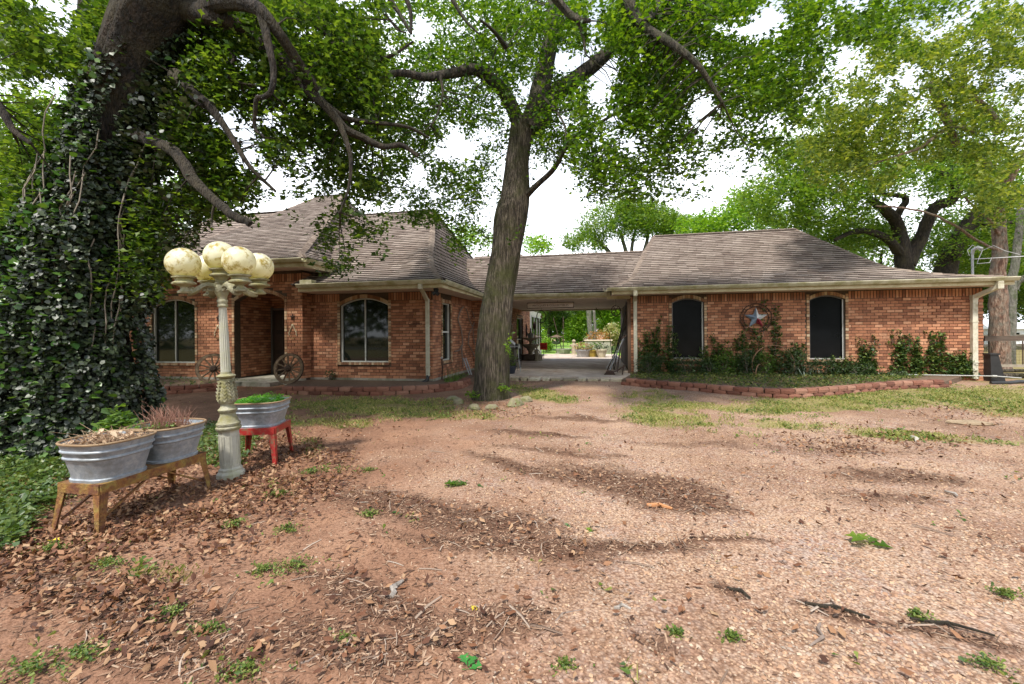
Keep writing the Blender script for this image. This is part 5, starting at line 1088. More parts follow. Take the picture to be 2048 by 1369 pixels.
def stand(loc, rz, w, d, h, label, m, leg_w=.068, ins=.0, brace=True):
    root = empty('tub_stand', loc, rz, label=label, cat='stand')
    for (a, c) in (((-w/2, -d/2), (w/2, -d/2)), ((w/2, -d/2), (w/2, d/2)), ((w/2, d/2), (-w/2, d/2)), ((-w/2, d/2), (-w/2, -d/2))):
        MB().bar((a[0], a[1], h-.035), (c[0], c[1], h-.035), .022, .07).build('apron', m, root)
    MB().box((-w/2, -d/2, h-.006), (w/2, d/2, h-.001)).build('top', m, root)
    for sx in (-1, 1):
        for sy_ in (-1, 1):
            x, y = sx*w/2, sy_*d/2; b_ = MB(); t = .005; fx, fy = sx*.035, sy_*.035; wt, wb = leg_w, leg_w*.5
            # angle-iron leg: two tapering plates
            b_.add([(x, y, h), (x-sx*wt, y, h), (x-sx*wb+fx, y+fy, -.03), (x+fx, y+fy, -.03), (x, y-sy_*t, h), (x-sx*wt, y-sy_*t, h), (x-sx*wb+fx, y+fy-sy_*t, -.03), (x+fx, y+fy-sy_*t, -.03)], [(0, 1, 2, 3), (7, 6, 5, 4), (0, 4, 5, 1), (1, 5, 6, 2), (2, 6, 7, 3), (3, 7, 4, 0)])
            b_.add([(x, y, h), (x, y-sy_*wt, h), (x+fx, y-sy_*wb+fy, -.03), (x+fx, y+fy, -.03), (x-sx*t, y, h), (x-sx*t, y-sy_*wt, h), (x+fx-sx*t, y-sy_*wb+fy, -.03), (x+fx-sx*t, y+fy, -.03)], [(0, 1, 2, 3), (7, 6, 5, 4), (0, 4, 5, 1), (1, 5, 6, 2), (2, 6, 7, 3), (3, 7, 4, 0)])
            b_.build('leg', m, root)
    if brace:
        for sx in (-1, 1):
            for sy_ in (-1, 1): MB().bar((sx*w/2*.9, sy_*(d/2), .06), (sx*w/2*.9, sy_*.10, h-.08), .018, .012).build('brace', m, root)
    return root
M_rust = mat('rusty_painted_stand', [(.09, .035, .015), (.22, .09, .022), (.27, .16, .035), (.20, .19, .05)], rough=.8, nscale=11, bump=.5, bscale=70, dirt=((.12, .042, .02), .42, .62), dscale=14)
M_red = mat('worn_red_stand', [(.26, .015, .012), (.42, .03, .025)], rough=.45, nscale=8, dirt=((.20, .11, .06), .50, .60), dscale=16)
S1 = Vector((-3.085, 3.60, 0)); a1 = R(-9.5)
stand(S1, a1, .36, .88, .33, 'long rusty orange stand carrying two wash tubs', M_rust)
ax = Vector((math.sin(-a1), math.cos(a1), 0))
T1 = tub(S1-ax*.235+Vector((0, 0, .33)), a1, .35, .37, .29, 'front wash tub on the rusty stand full of dry stalks')
T2 = tub(S1+ax*.235+Vector((0, 0, .331)), a1, .35, .37, .29, 'rear wash tub on the rusty stand with reddish dead grass')
S2 = Vector((-2.84, 4.90, 0)); a2 = R(8)
stand(S2, a2, .46, .46, .40, 'worn red stand behind the lamp post', M_red, brace=False)
T3 = tub(S2+Vector((0, 0, .40)), a2, .42, .42, .27, 'wash tub of bright green clover on the red stand')
M_dry = mat('dry_stalk', [(.26, .15, .09), (.42, .28, .17), (.55, .42, .28)], rough=.8, rand=True)
M_redgr = mat('dead_red_grass', [(.22, .10, .07), (.38, .20, .14), (.46, .28, .2)], rough=.8, rand=True)
def stalks(root, n, h, m, sx, sy_, z, lean=1.0, name='dry_stalk', curl=.3, w=.0035):
    r = np.random.default_rng(n); b_ = MB()
    for i in range(n):
        x, y = r.uniform(-sx, sx), r.uniform(-sy_, sy_); a = r.uniform(0, 6.28); hh = h*r.uniform(.3, 1.15); l = lean*hh*r.uniform(.1, 1); k = r.normal(0, curl)
        p = [Vector((x, y, z)), Vector((x+math.cos(a)*l*.4, y+math.sin(a)*l*.4, z+hh*.55)), Vector((x+math.cos(a+k)*l, y+math.sin(a+k)*l, z+hh*(1-.2*abs(k))))]
        b_.tube(p, [w, w*.8, w*.4], 3, cap=False)
    b_.build(name, m, root, kind='stuff')
pl1 = empty('dry_planting', T1.location+Vector((0, 0, .23)), a1, label='tangle of dry straw stalks and leaves in the front tub', cat='dead plant'); stalks(pl1, 260, .10, M_dry, .18, .18, 0, 1.4, w=.003); stalks(pl1, 30, .17, M_dry, .16, .16, 0, 1.5, 'long_stalk', .6, .0022)
rr = np.random.default_rng(3); sprigs(np.stack([rr.uniform(-.17, .17, 110), rr.uniform(-.18, .18, 110), rr.uniform(0, .06, 110)], -1), 4, .05, .03, M_dry, 'dead_leaves', pl1, r=rr)
pl2 = empty('dead_grass', T2.location+Vector((0, 0, .23)), a1, label='reddish dead grass tuft with green shoots in the rear tub', cat='dead plant'); stalks(pl2, 260, .21, M_redgr, .11, .15, 0, .6, w=.0026); sprigs(np.stack([rr.uniform(-.18, .10, 40), rr.uniform(-.2, .0, 40), rr.uniform(.03, .08, 40)], -1), 5, .035, .03, M_bushL, 'green_shoots', pl2, r=rr); sprigs(np.stack([rr.uniform(-.17, .17, 90), rr.uniform(-.18, .18, 90), rr.uniform(0, .04, 90)], -1), 4, .05, .03, M_dry, 'dead_leaves', pl2, r=rr)
pl3 = empty('clover', T3.location+Vector((0, 0, .22)), a2, label='dense bright green clover filling the tub on the red stand', cat='clover'); c3 = np.stack([rr.uniform(-.22, .22, 700), rr.uniform(-.22, .22, 700), rr.uniform(0, .055, 700)], -1); c3[:, 2] *= np.clip(1.5-4*np.abs(c3[:, 0]), .6, 1)*1.6; sprigs(c3, 5, .022, .02, mat('clover_leaf', [(.05, .20, .01), (.09, .32, .015), (.16, .42, .03)], rough=.5, rand=True, trans=.4), 'leaves', pl3, r=rr)
# shrub between the ivy and the tubs
bush(236, 862, .22, .62, 'upright light green shrub between the ivy mound and the tubs', M_bushL, 150, .075, Y=4.75, name='shrub', z=0, nl=5)
rt = [G(x, y) for x, y in ((0, 900), (120, 900), (180, 960), (110, 1010), (20, 1090), (-80, 1090))]
cover(rt, 900, mat('creeper_leaf', [(.035, .075, .014), (.075, .13, .025), (.16, .21, .05)], rough=.4, rand=True, trans=.25), 'creeping green ivy leaves on the ground at the foot of the mound', .0, .06)
cover([G(x, y) for x, y in ((395, 850), (470, 850), (520, 880), (470, 945), (420, 930), (380, 880))], 700, MATS['creeper_leaf'], 'patch of ivy leaves on the ground round the lamp post', .0, .05)
cover([G(x, y) for x, y in ((0, 1010), (60, 1000), (50, 1080), (0, 1110))], 220, MATS['creeper_leaf'], 'scattered creeper leaves left of the rusty stand', .0, .06)

# ------------------------------------------------------------------ stones round the oak
M_rock = mat('mossy_rock', [(.14, .13, .07), (.26, .22, .15), (.36, .31, .24)], rough=.95, nscale=7, bump=.9, bscale=25, dirt=((.12, .14, .035), .42, .65), dscale=7)
def rock(loc, sx, sy_, sz, label, seed, m=M_rock, name='stone', group='stones ringed round the foot of the oak'):
    vs = []; n, k = 12, 7
    for i in range(k):
        t = math.pi*i/(k-1)
        for j in range(n):
            a = 6.2832*j/n; d = Vector((math.sin(t)*math.cos(a), math.sin(t)*math.sin(a), math.cos(t))); q = 1+.35*mnoise.noise(d*1.4+Vector((seed*3.1, 0, 0))); vs.append((d.x*q*sx, d.y*q*sy_, d.z*q*sz))
    b_ = MB().add(vs, [(i*n+j, i*n+(j+1) % n, (i+1)*n+(j+1) % n, (i+1)*n+j) for i in range(k-1) for j in range(n)]); o = b_.build(name, m, None, label=label, cat='stone'); o.location = loc; o.rotation_euler = (0, 0, seed)
    if group: o['group'] = group
    return o
for i, (px, py, sx, sy_, sz, lab) in enumerate(((917, 808, .12, .10, .10, 'small mossy stone at the left foot of the oak'), (948, 818, .17, .10, .07, 'flat mossy stone in front of the oak, left of centre'), (984, 818, .14, .09, .07, 'flat greenish stone straight in front of the oak'), (1030, 812, .20, .13, .13, 'largest pale stone at the right foot of the oak'), (1052, 803, .14, .12, .09, 'stone behind the largest one, right of the oak'), (905, 800, .13, .10, .06, 'low stone furthest left of the oak'))):
    p = G(px, py); rock(p+Vector((0, 0, .02)), sx, sy_, sz, lab, i+1)
rock(G(1940, 850)+Vector((0, 0, .02)), .26, .09, .05, 'flat tan stone lying in the grass at the right', 9, mat('tan_stone', [(.22, .16, .10), (.34, .26, .17)], rough=.9, bump=.6), 'stone', None)

# ------------------------------------------------------------------ passage things
SIGN_V = .35
t = empty('hanging_sign', HW(U(1101, SIGN_V), SIGN_V, Zat(1101, 611, U(1101, SIGN_V), SIGN_V)), -YAW, label='long weathered wooden sign hanging under the carport roof', cat='sign'); wS = (U(1147, SIGN_V)-U(1055, SIGN_V))
MB().box((-wS/2, -.012, -.075), (wS/2, .012, .075)).build('board', mat('sign_board', [(.40, .31, .24), (.58, .48, .40)], rough=.85, nscale=10, stretch=(.3, 1, 3)), t)
for a, c in (((-wS/2-.02, -.02, -.1), (wS/2+.02, .02, -.076)), ((-wS/2-.02, -.02, .076), (wS/2+.02, .02, .1)), ((-wS/2-.025, -.021, -.076), (-wS/2-.001, .021, .076)), ((wS/2+.001, -.021, -.076), (wS/2+.025, .021, .076))): MB().box(a, c).build('sign_frame', mat('sign_edge', [(.06, .04, .025), (.12, .08, .05)], rough=.8), t)
text('ANTIQUES & COLLECTIBLES', .098, mat('sign_ink', [(.06, .04, .03)], rough=.9), t, (0, -.0135, -.005), 'lettering', .001)
for x in (-.45, .25): MB().tube([(x, 0, .10), (x, 0, 2.50-t.location.z)], .006, 5).build('chain', M_iron, t)
def hoop(px, py, v, rx, label, rot, name='iron_ring', m=None, spokes=0):
    u = U(px, v); z = Zat(px, py, u, v); root = empty(name, HW(u, v, z), -YAW+rot, label=label, cat='hoop'); b_ = MB(); b_.tube([(rx*math.cos(6.2832*k/30), 0, rx*math.sin(6.2832*k/30)) for k in range(31)], .016, 6, cap=False); b_.build('ring', M_iron, root)
    MB().tube([(0, 0, rx), (0, 0, 2.5-z)], .006, 4).build('chain', M_iron, root)
    for k in range(spokes): a = 6.2832*k/max(1, spokes); MB().tube([(0, 0, 0), (rx*math.cos(a), 0, rx*math.sin(a))], .008, 4).build('spoke', M_iron, root)
    return root
hp1 = hoop(1083, 634, 2.6, .24, 'black ring with a little star hanging below the long sign', R(50)); star(.09, .02, [M_copper], 'star', hp1)
hoop(1232, 622, .3, .17, 'rusty spoked ring hanging at the right corner of the carport', R(30), spokes=6)
# octagonal tabletop on its edge, left side behind the trunk
ov = 2.4; ou = U(998, ov); oz = Zat(998, 657, ou, ov); t = empty('table_top', HW(ou, ov, .1), -YAW, label='octagonal tan table top stood on edge behind the oak trunk', cat='table top'); ro = .60
ocz = .62+.75
b_ = MB(); oc = [(ro*math.cos(R(22.5+45*k)), ocz+ro*math.sin(R(22.5+45*k))) for k in range(8)]; b_.prism(oc, -.02, .02); b_.build('board', mat('tan_board', [(.22, .19, .10), (.33, .29, .17)], rough=.7, nscale=3), t)
b_ = MB(); b_.tube([(x, -.02, z) for x, z in oc+[oc[0]]], .018, 5, cap=False); b_.build('edge_band', M_soff, t)
for s in (-1, 1): MB().box((s*.35-.03, .021, 0), (s*.35+.03, .06, 1.1)).build('prop', M_dark, t)
# dark barbecue cabinet with an open lid
bv = 1.8; bu = U(1030, bv)-.25; t = empty('barbecue', HW(bu, bv, .1), -YAW, label='dark barbecue cabinet with a sloping hood behind the oak trunk', cat='barbecue')
MB().box((-.3, -.25, .0), (.25, .3, .75)).build('cabinet', mat('dark_metal', [(.03, .025, .022), (.07, .06, .05)], rough=.5), t)
MB().prism([(-.34, .76), (.28, .76), (.28, .86), (.05, 1.06), (-.34, 1.06)], -.27, .3).build('hood', mat('grey_metal', [(.14, .14, .13), (.24, .24, .22)], rough=.4, metal=.4), t)
MB().box((.26, -.2, .70), (.46, .2, .73)).build('side_shelf', MATS['dark_metal'], t); MB().tube([(-.25, -.31, .9), (.15, -.31, .9)], .012, 6).build('handle', MATS['galvanised'], t)
for s in (-1, 1): MB().tube([(.44, s*.15, 0), (.44, s*.15, .70)], .015, 6).build('leg', MATS['dark_metal'], t)
for k, (x, z, w, h, c, lab, nm) in enumerate(((.33, .83, .09, .16, (.03, .03, .03), 'black box standing on the barbecue shelf', 'box'), (.40, .83, .05, .14, (.5, .5, .45), 'white canister on the barbecue shelf', 'canister'))):
    q = empty(nm, HW(bu+x, bv-.1+.12*k, z), -YAW, label=lab, cat=nm)
    if k == 0: MB().box((-w/2, -w/2, 0), (w/2, w/2, h)).build('body', mat('blk', [c], rough=.5), q); MB().box((-w/2-.01, -w/2-.01, h+.001), (w/2+.01, w/2+.01, h+.02)).build('lid', mat('blk', [c], rough=.5), q)
    else: MB().lathe([(w*.9, 0), (w, .01), (w, h), (w*.7, h+.02), (w*.3, h+.03)], 14).build('body', mat('whitec', [c], rough=.5), q, smooth=True)
# small potted plants by the trunk
def pot(loc, r0, r1, h, label, m, plant=None, n=60, pm=None, name='flower_pot', lab2=None, ph=.25, ll=.06):
    q = empty(name, loc, 0, label=label, cat='pot'); MB().lathe([(r0, 0), (r1, h*.82), (r1*1.12, h*.83), (r1*1.12, h), (r1*.95, h), (r1*.9, h*.8)], 20).build('pot', m, q, smooth=True)
    MB().lathe([(.001, h*.86), (r1*.92, h*.86), (r1*.92, h*.8), (.001, h*.8)], 16).build('soil', MATS['bed_soil'], q)
    if plant: 
        pr = empty('potted_plant', Vector(loc)+Vector((0, 0, h*.87)), 0, label=lab2, cat='plant'); r = np.random.default_rng(n); c = bushpts((0, 0, ph*.5), (r1*1.3, r1*1.3, ph*.6), n, r); c = c[c[:, 2] > 0]; sprigs(c, 5, ll, .04, pm, 'leaves', pr, r=r)
    return q
M_terra = mat('terracotta', [(.30, .13, .07), (.42, .2, .12)], rough=.85); M_mustard = mat('mustard_glaze', [(.28, .2, .03), (.42, .32, .06)], rough=.5); M_cream = mat('cream_glaze', [(.5, .46, .32), (.66, .62, .48)], rough=.6, dirt=((.3, .22, .1), .55, .7), dscale=12)
pv = -.5; pot(HW(U(1020, pv), pv, .1), .14, .2, .25, 'dark pot of green leaves right of the oak trunk', mat('dark_glaze', [(.02, .025, .04)], rough=.4), True, 70, M_bushL, lab2='green leafy plant in the dark pot by the oak trunk', ph=.35)
MB()
t = empty('folding_chair', HW(U(1026, .2), .2, .1), -YAW+.5, label='pale tubular chair frame beside the dark pot', cat='chair')
for s in (-1, 1): MB().tube([(s*.2, -.2, 0), (s*.18, -.05, .45), (s*.18, .0, .85)], .014, 6).build('leg', MATS['galvanised'], t); MB().tube([(s*.2, .22, 0), (s*.18, -.1, .45)], .014, 6).build('leg', MATS['galvanised'], t)
MB().box((-.19, -.2, .44), (.19, .15, .46)).build('seat', M_dark, t); MB().tube([(-.18, 0, .85), (.18, 0, .85)], .014, 6).build('backrest', MATS['galvanised'], t)
# three tiered fountain
M_fount = mat('cast_stone', [(.26, .21, .14), (.44, .37, .26), (.55, .49, .38)], rough=.9, bump=.5, dirt=((.13, .11, .05), .48, .7), dscale=6)
fv = 6.4; fu = U(1061, fv); t = empty('fountain', HW(fu, fv, .1), 0, label='tiered cast stone fountain at the end of the brick passage wall', cat='fountain')
MB().lathe([(.42, 0), (.44, .05), (.45, .22), (.50, .25), (.50, .28), (.40, .27), (.38, .1), (.01, .1)], 28).build('basin', mat('dark_basin', [(.09, .065, .045), (.17, .13, .1)], rough=.8), t, smooth=True)
MB().lathe([(.2, .1), (.16, .2), (.10, .3), (.12, .42), (.2, .55), (.22, .6)], 20).build('pedestal', M_fount, t, smooth=True)
MB().lathe([(.1, .5), (.3, .62), (.42, .74), (.43, .77), (.38, .76), (.1, .66)], 28).build('bowl', M_fount, t, smooth=True)
MB().lathe([(.07, .66), (.06, .8), (.09, .92), (.25, 1.0), (.46, 1.06), (.47, 1.09), (.3, 1.04), (.05, 1.02)], 28).build('bowl', M_fount, t, smooth=True)
MB().lathe([(.05, 1.02), (.045, 1.2), (.07, 1.3), (.03, 1.4), (.05, 1.46), (.01, 1.55)], 14).build('finial', M_fount, t, smooth=True)
t = empty('metal_bucket', HW(fu, fv, 1.19), 0, label='grey metal bucket set in the top bowl of the fountain', cat='bucket'); MB().lathe([(.13, 0), (.17, .2), (.18, .2), (.175, .17), (.01, .05)], 18).build('body', MATS['galvanised'], t, smooth=True); MB().tube([(.17*math.cos(q), 0, .2+.1*math.sin(q)) for q in np.linspace(0, math.pi, 9)], .006, 4).build('handle', M_iron, t)
t = empty('garden_lantern', HW(U(1069, fv+.4), fv+.4, .1), 0, label='dark iron lantern on a pole by the fountain', cat='lantern'); MB().tube([(0, 0, 0), (0, 0, 1.5)], .018, 6).build('pole', M_iron, t); MB().lathe([(.05, 1.5), (.08, 1.55), (.10, 1.72), (.03, 1.82), (.01, 1.88)], 6).build('lantern_head', M_iron, t)
t = empty('stone_urn', HW(U(1078, fv-.3), fv-.3, .1), 0, label='small pale urn in front of the fountain', cat='urn'); MB().lathe([(.14, 0), (.15, .04), (.17, .2), (.2, .24), (.2, .27), (.16, .26), (.01, .2)], 18).build('urn', M_cream, t, smooth=True)
t = empty('garden_statue', HW(U(1073, fv-.5), fv-.5, .1), 0, label='pale little statue beside the fountain', cat='statue'); MB().lathe([(.1, 0), (.1, .06), (.06, .09), (.08, .2), (.1, .32), (.07, .44), (.09, .5), (.05, .56), (.025, .58), (.055, .62), (.055, .67), (.02, .71)], 14).build('figure', M_cream, t, smooth=True); 
for s in (-1, 1): MB().tube([(s*.08, 0, .5), (s*.15, -.05, .4), (s*.08, -.1, .34)], [.025, .02, .018], 7).build('arm', M_cream, t, smooth=True)
# red square pennant sign on a post
rv = 7.2; ru = U(1087, rv); t = empty('red_sign', HW(ru, rv, .1), -YAW, label='bright red square sign with dark marks beyond the fountain', cat='sign'); zc_ = Zat(1087, 693, ru, rv)-.1
MB().box((-.18, -.01, zc_-.17), (.18, .01, zc_+.17)).build('panel', mat('sign_red', [(.75, .03, .012), (.85, .05, .02)], rough=.5), t); MB().tube([(0, .025, 0), (0, .025, zc_+.1)], .014, 6).build('post', M_iron, t)
for k in range(4): MB().box((-.1+k*.055, -.014, zc_-.08), (-.075+k*.055, -.0105, zc_+.06+.02*(k % 2))).build('mark', mat('sign_dark', [(.08, .01, .01)], rough=.6), t)
# wall hanging on passage brick and the corner lamp
t = empty('iron_ornament', HW(-4.64, Vat(1051, -4.68), 1.55), -YAW, label='dark hanging ornament on the passage brick', cat='wall ornament'); MB().tube([(0, 0, .3), (.01, .04, .1), (0, -.03, 0), (.01, .05, -.15), (0, 0, -.35)], [.02, .05, .03, .06, .02], 7).build('ornament', M_iron, t, smooth=True); MB().tube([(0, 0, .3), (0, 0, .55)], .006, 4).build('hook', M_iron, t)
# birdbath, planters, figures at the far edge of the slab
def gp(px, py): return G(px, py)
t = empty('bird_feeder', G(1113, 708), 0, label='dark bird table on a thin pole over the lawn', cat='bird table'); MB().tube([(0, 0, 0), (0, 0, 1.1)], .02, 6).build('pole', M_iron, t); MB().lathe([(.1, .62), (.28, .68), (.3, .8), (.12, .82)], 16).build('basket', mat('dark_green', [(.02, .035, .015), (.05, .07, .03)], rough=.7), t); MB().lathe([(.42, 1.1), (.42, 1.13), (.02, 1.28)], 16).build('roof', mat('brown_roof', [(.12, .08, .05)], rough=.8), t)
t = empty('stone_trough', G(1127, 708), 0, label='low grey stone trough on the lawn', cat='trough'); MB().box((-.55, -.25, 0), (.55, .25, .05)).build('foot', M_conc, t); MB().lathe([(.42, .05), (.52, .32), (.5, .34), (.4, .3), (.02, .25)], 8).build('bowl', M_conc, t)
t = empty('garden_post', G(1127, 706)+Vector((.1, 1, 0)), 0, label='thin leaning dark posts behind the stone trough', cat='post'); MB().tube([(0, 0, 0), (.02, 0, 2.6)], .03, 6).build('post', M_iron, t); MB().tube([(-.05, 0, 0), (-.7, 0, 2.5)], .03, 6).build('post', M_iron, t)
sp = G(1148, 713); t = empty('cherub_statue', Vector((sp.x, sp.y, .0)), 0, label='grey cherub statue holding a rod at the edge of the slab', cat='statue'); MB().lathe([(.22, 0), (.22, .1), (.14, .14), (.12, .2), (.16, .35), (.13, .5), (.16, .62), (.14, .72), (.06, .78), (.10, .84), (.11, .92), (.05, 1.0)], 14).build('figure', M_fount, t, smooth=True)
for s in (-1, 1): MB().tube([(s*.13, 0, .68), (s*.25, -.08, .58), (s*.2, -.15, .7)], [.045, .035, .03], 7).build('arm', M_fount, t, smooth=True)
MB().tube([(.2, -.15, .65), (1.1, -.1, 1.35)], .015, 5).build('rod', M_drift, t)
def planter(px, py, w, h, label, m, lab2, pm, z=.1, ph=.4, r0=.75, n=90, ll=.1):
    p = G(px, py, .1); return pot(Vector((p.x, p.y, z)), w*r0, w, h, label, m, True, n, pm, 'planter', lab2, ph, ll)
M_driedL = mat('dried_leaf', [(.2, .12, .05), (.4, .26, .12), (.5, .38, .2)], rough=.8, rand=True, trans=.2)
M_orange = mat('orange_leaf', [(.18, .18, .03), (.4, .18, .04), (.55, .2, .05)], rough=.7, rand=True, trans=.3)
planter(1167, 714, .42, .40, 'wide galvanised tub planter at the far edge of the slab', MATS['galvanised'], 'dried brownish plant in the wide galvanised tub', M_driedL)
planter(1184, 714, .30, .38, 'mustard yellow pot beside the galvanised tub', M_mustard, 'sparse plant in the mustard pot', M_bushL, n=30)
planter(1195, 713, .28, .36, 'second mustard pot half hidden behind the cream one', M_mustard, 'sparse plant in the second mustard pot', M_bushL, n=30)
planter(1203, 715, .30, .44, 'cream spotted flower pot at the far edge of the slab', M_cream, 'small dark leaved plant in the cream pot', M_bushD, r0=.6, n=40, ph=.3)
p = G(1201, 711, 0)+Vector((.3, 2.2, 0)); t = empty('concrete_planter', p, -YAW, label='mossy concrete box planter behind the pots', cat='planter'); MB().box((-.85, -.4, 0), (.85, .4, .85)).build('box', M_conc, t); MB().box((-.92, -.46, .851), (.92, .46, .93)).build('lid', M_soff, t)
pr = empty('planter_shrub', p+Vector((0, 0, .93)), 0, label='orange and green foliage growing on the concrete planter', cat='plant'); c = bushpts((0, 0, .25), (.85, .35, .35), 160, rr); sprigs(c[c[:, 2] > 0], 5, .1, .1, M_orange, 'leaves', pr, r=rr)
# leaning rods, boards and tools at the right side of the passage
for k, (a, c, w, m_, lab, nm) in enumerate(((( -.75, .6), (-.12, .75), .05, M_dark, 'black plank leaning furthest left at the carport corner', 'plank'), ((-.62, .9), (-.10, 1.0), .06, M_dark, 'black plank leaning second from the left', 'plank'), ((-.50, 1.2), (-.08, 1.3), .07, M_dark, 'black plank leaning behind the others', 'plank'), ((-.42, .3), (-.12, .35), .12, M_dark, 'widest dark board leaning at the carport corner', 'plank'))):
    z1 = (1.5, 2.0, 2.2, 2.3)[k]; root = empty('leaning_plank', HW(a[0], a[1], .1), -YAW, label=lab, cat='plank', group='dark planks leaning at the carport corner'); MB().bar((0, 0, 0), (c[0]-a[0], c[1]-a[1], z1), w*1.6, .03, up=(1, 0, .3)).build('plank', m_, root)
    MB().bar((-.03, -.05, .1), (c[0]-a[0]-.04, c[1]-a[1]-.05, z1*.72), .02, .012, up=(1, 0, .3)).build('edge_strip', M_iron if k > 1 else MATS['galvanised'], root)
t = empty('garden_rake', HW(-.72, -.35, .1), -YAW, label='pale metal bar leaning at the carport corner', cat='tool'); MB().bar((0, 0, 0), (.5, .35, 1.15), .035, .02).build('shaft', MATS['galvanised'], t); MB().bar((.42, .3, 1.1), (.58, .36, 1.2), .03, .03).build('head', M_iron, t)
t = empty('scrap_plough', HW(-.75, -.6, .1), -YAW, label='rusty plough scrap on the slab at the carport corner', cat='scrap'); MB().tube([(0, 0, .03), (.3, .1, .12), (.55, .1, .28)], .025, 6).build('beam', M_iron, t); MB().prism([(-.1, 0), (.25, 0), (.18, .12), (0, .16)], -.02, .02).build('blade', M_iron, t); MB().tube([(.45, .1, .0), (.5, .1, .3)], .02, 6).build('strut', M_iron, t)
t = empty('fishing_rod', HW(-.5, 1.6, .1), -YAW, label='thin black rod standing up beyond the planks', cat='rod'); MB().tube([(0, 0, 0), (-.15, 0, 1.3), (-.6, .2, 2.2)], .012, 5).build('rod', M_iron, t)
# lawn beyond and the pale shed, low fence
lawn_pts = [G(1060, 712), G(1250, 712)]
lw = MB(); lw.add([HW(-9, 12.8, .012), HW(8, 12.8, .012), HW(14, 60, .012), HW(-16, 60, .012)], [(0, 1, 2, 3)]); lw.build('lawn', mat('lawn', [(.10, .20, .02), (.17, .30, .03), (.22, .36, .04)], rough=.9, nscale=1.5, bump=.6, bscale=20), None, kind='structure')
def building(name, base, rz, w, d, h, label, wm, rm, roofh=1.2, wins=()):
    root = empty(name, base, rz, label=label, cat='building'); MB().box((-w/2, -d/2, 0), (w/2, d/2, h)).build('wall', wm, root)
    b_ = MB(); b_.prism([(-w/2-.3, h+.001), (w/2+.3, h+.001), (w/2+.3, h+.08), (0, h+roofh), (-w/2-.3, h+.08)], -d/2-.3, d/2+.3) if d > w else b_.add([(-w/2-.3, -d/2-.3, h), (w/2+.3, -d/2-.3, h), (w/2+.3, d/2+.3, h), (-w/2-.3, d/2+.3, h), (-w/2-.3, 0, h+roofh), (w/2+.3, 0, h+roofh)], [(0, 1, 5, 4), (2, 3, 4, 5), (0, 4, 3), (1, 2, 5), (3, 2, 1, 0)]); b_.build('roof', rm, root)
    for (x, z, ww, hh) in wins: f = MB().box((x-ww/2, -d/2-.03, z), (x+ww/2, -d/2-.002, z+hh)).build('window', M_winw, root); MB().box((x-ww/2+.06, -d/2-.04, z+.06), (x+ww/2-.06, -d/2-.031, z+hh-.06)).build('pane', M_glass, f)
    return root
building('shed', P(1212, 667+HC*FPX/46, 46), -YAW, 1.8, 2, 1.7, 'small peach coloured shed far beyond the passage', mat('peach_paint', [(.55, .36, .28), (.62, .44, .34)], rough=.8), mat('pale_roof', [(.34, .27, .24)], rough=.7), .5)
building('white_barn', P(2030, 667+HC*FPX/40-8, 42), R(-4), 9, 5, 1.5, 'low white metal building far beyond the right corner', mat('white_metal', [(.62, .66, .70), (.75, .78, .8)], rough=.5), mat('white_metal_roof', [(.75, .8, .85), (.85, .88, .92)], rough=.4), 1.8, ((-2.5, .4, .8, .8), (1.5, .4, .8, .8)))
# rail fence at the right
fx0 = HW(9.55, .3); t = empty('rail_fence', fx0, -YAW, label='dark weathered board rail running right from the house corner', cat='fence'); M_fw = mat('fence_wood', [(.06, .042, .03), (.13, .095, .07)], rough=.85, stretch=(.3, 1, 3), nscale=12)
MB().box((0, -.02, 1.08), (6.5, .02, 1.22)).build('rail', M_fw, t); MB().box((.3, 1.48, .25), (6.6, 1.52, .33)).build('rail', mat('pale_rail', [(.25, .21, .16), (.36, .31, .25)], rough=.85), t)
for x in (2.6, 5.2): MB().box((x-.06, .021, -.1), (x+.06, .14, 1.35)).build('post', M_fw, t)
t = empty('wire_fence', G(2010, 735)+Vector((-.3, .8, 0)), R(-6), label='low wire mesh fence behind the cedar trunk', cat='fence')
for k in range(9): MB().tube([(-1+k*.9, 0, 0), (-1+k*.9, 0, .95)], .02, 5).build('post', M_iron, t)
b_ = MB()
for k in range(8): b_.tube([(-1, 0, .1+k*.115), (6.2, 0, .1+k*.115)], .0035, 3)
for k in range(70): b_.tube([(-1+k*.103, 0, .08), (-1+k*.103, 0, .92)], .003, 3)
b_.build('wire_mesh', M_iron, t, kind='stuff')
fb2 = empty('far_fence', P(1950, 667+HC*FPX/30, 30), 0, label='pale rail fence across the far lawn at the right', cat='fence')
for z in (.5, 1.15): MB().box((-3, -.03, z), (9, .03, z+.14)).build('rail', MATS['pale_rail'], fb2)
for k in range(6): MB().box((-3+k*2.4-.06, .031, -.1), (-3+k*2.4+.06, .14, 1.4)).build('post', MATS['pale_rail'], fb2)
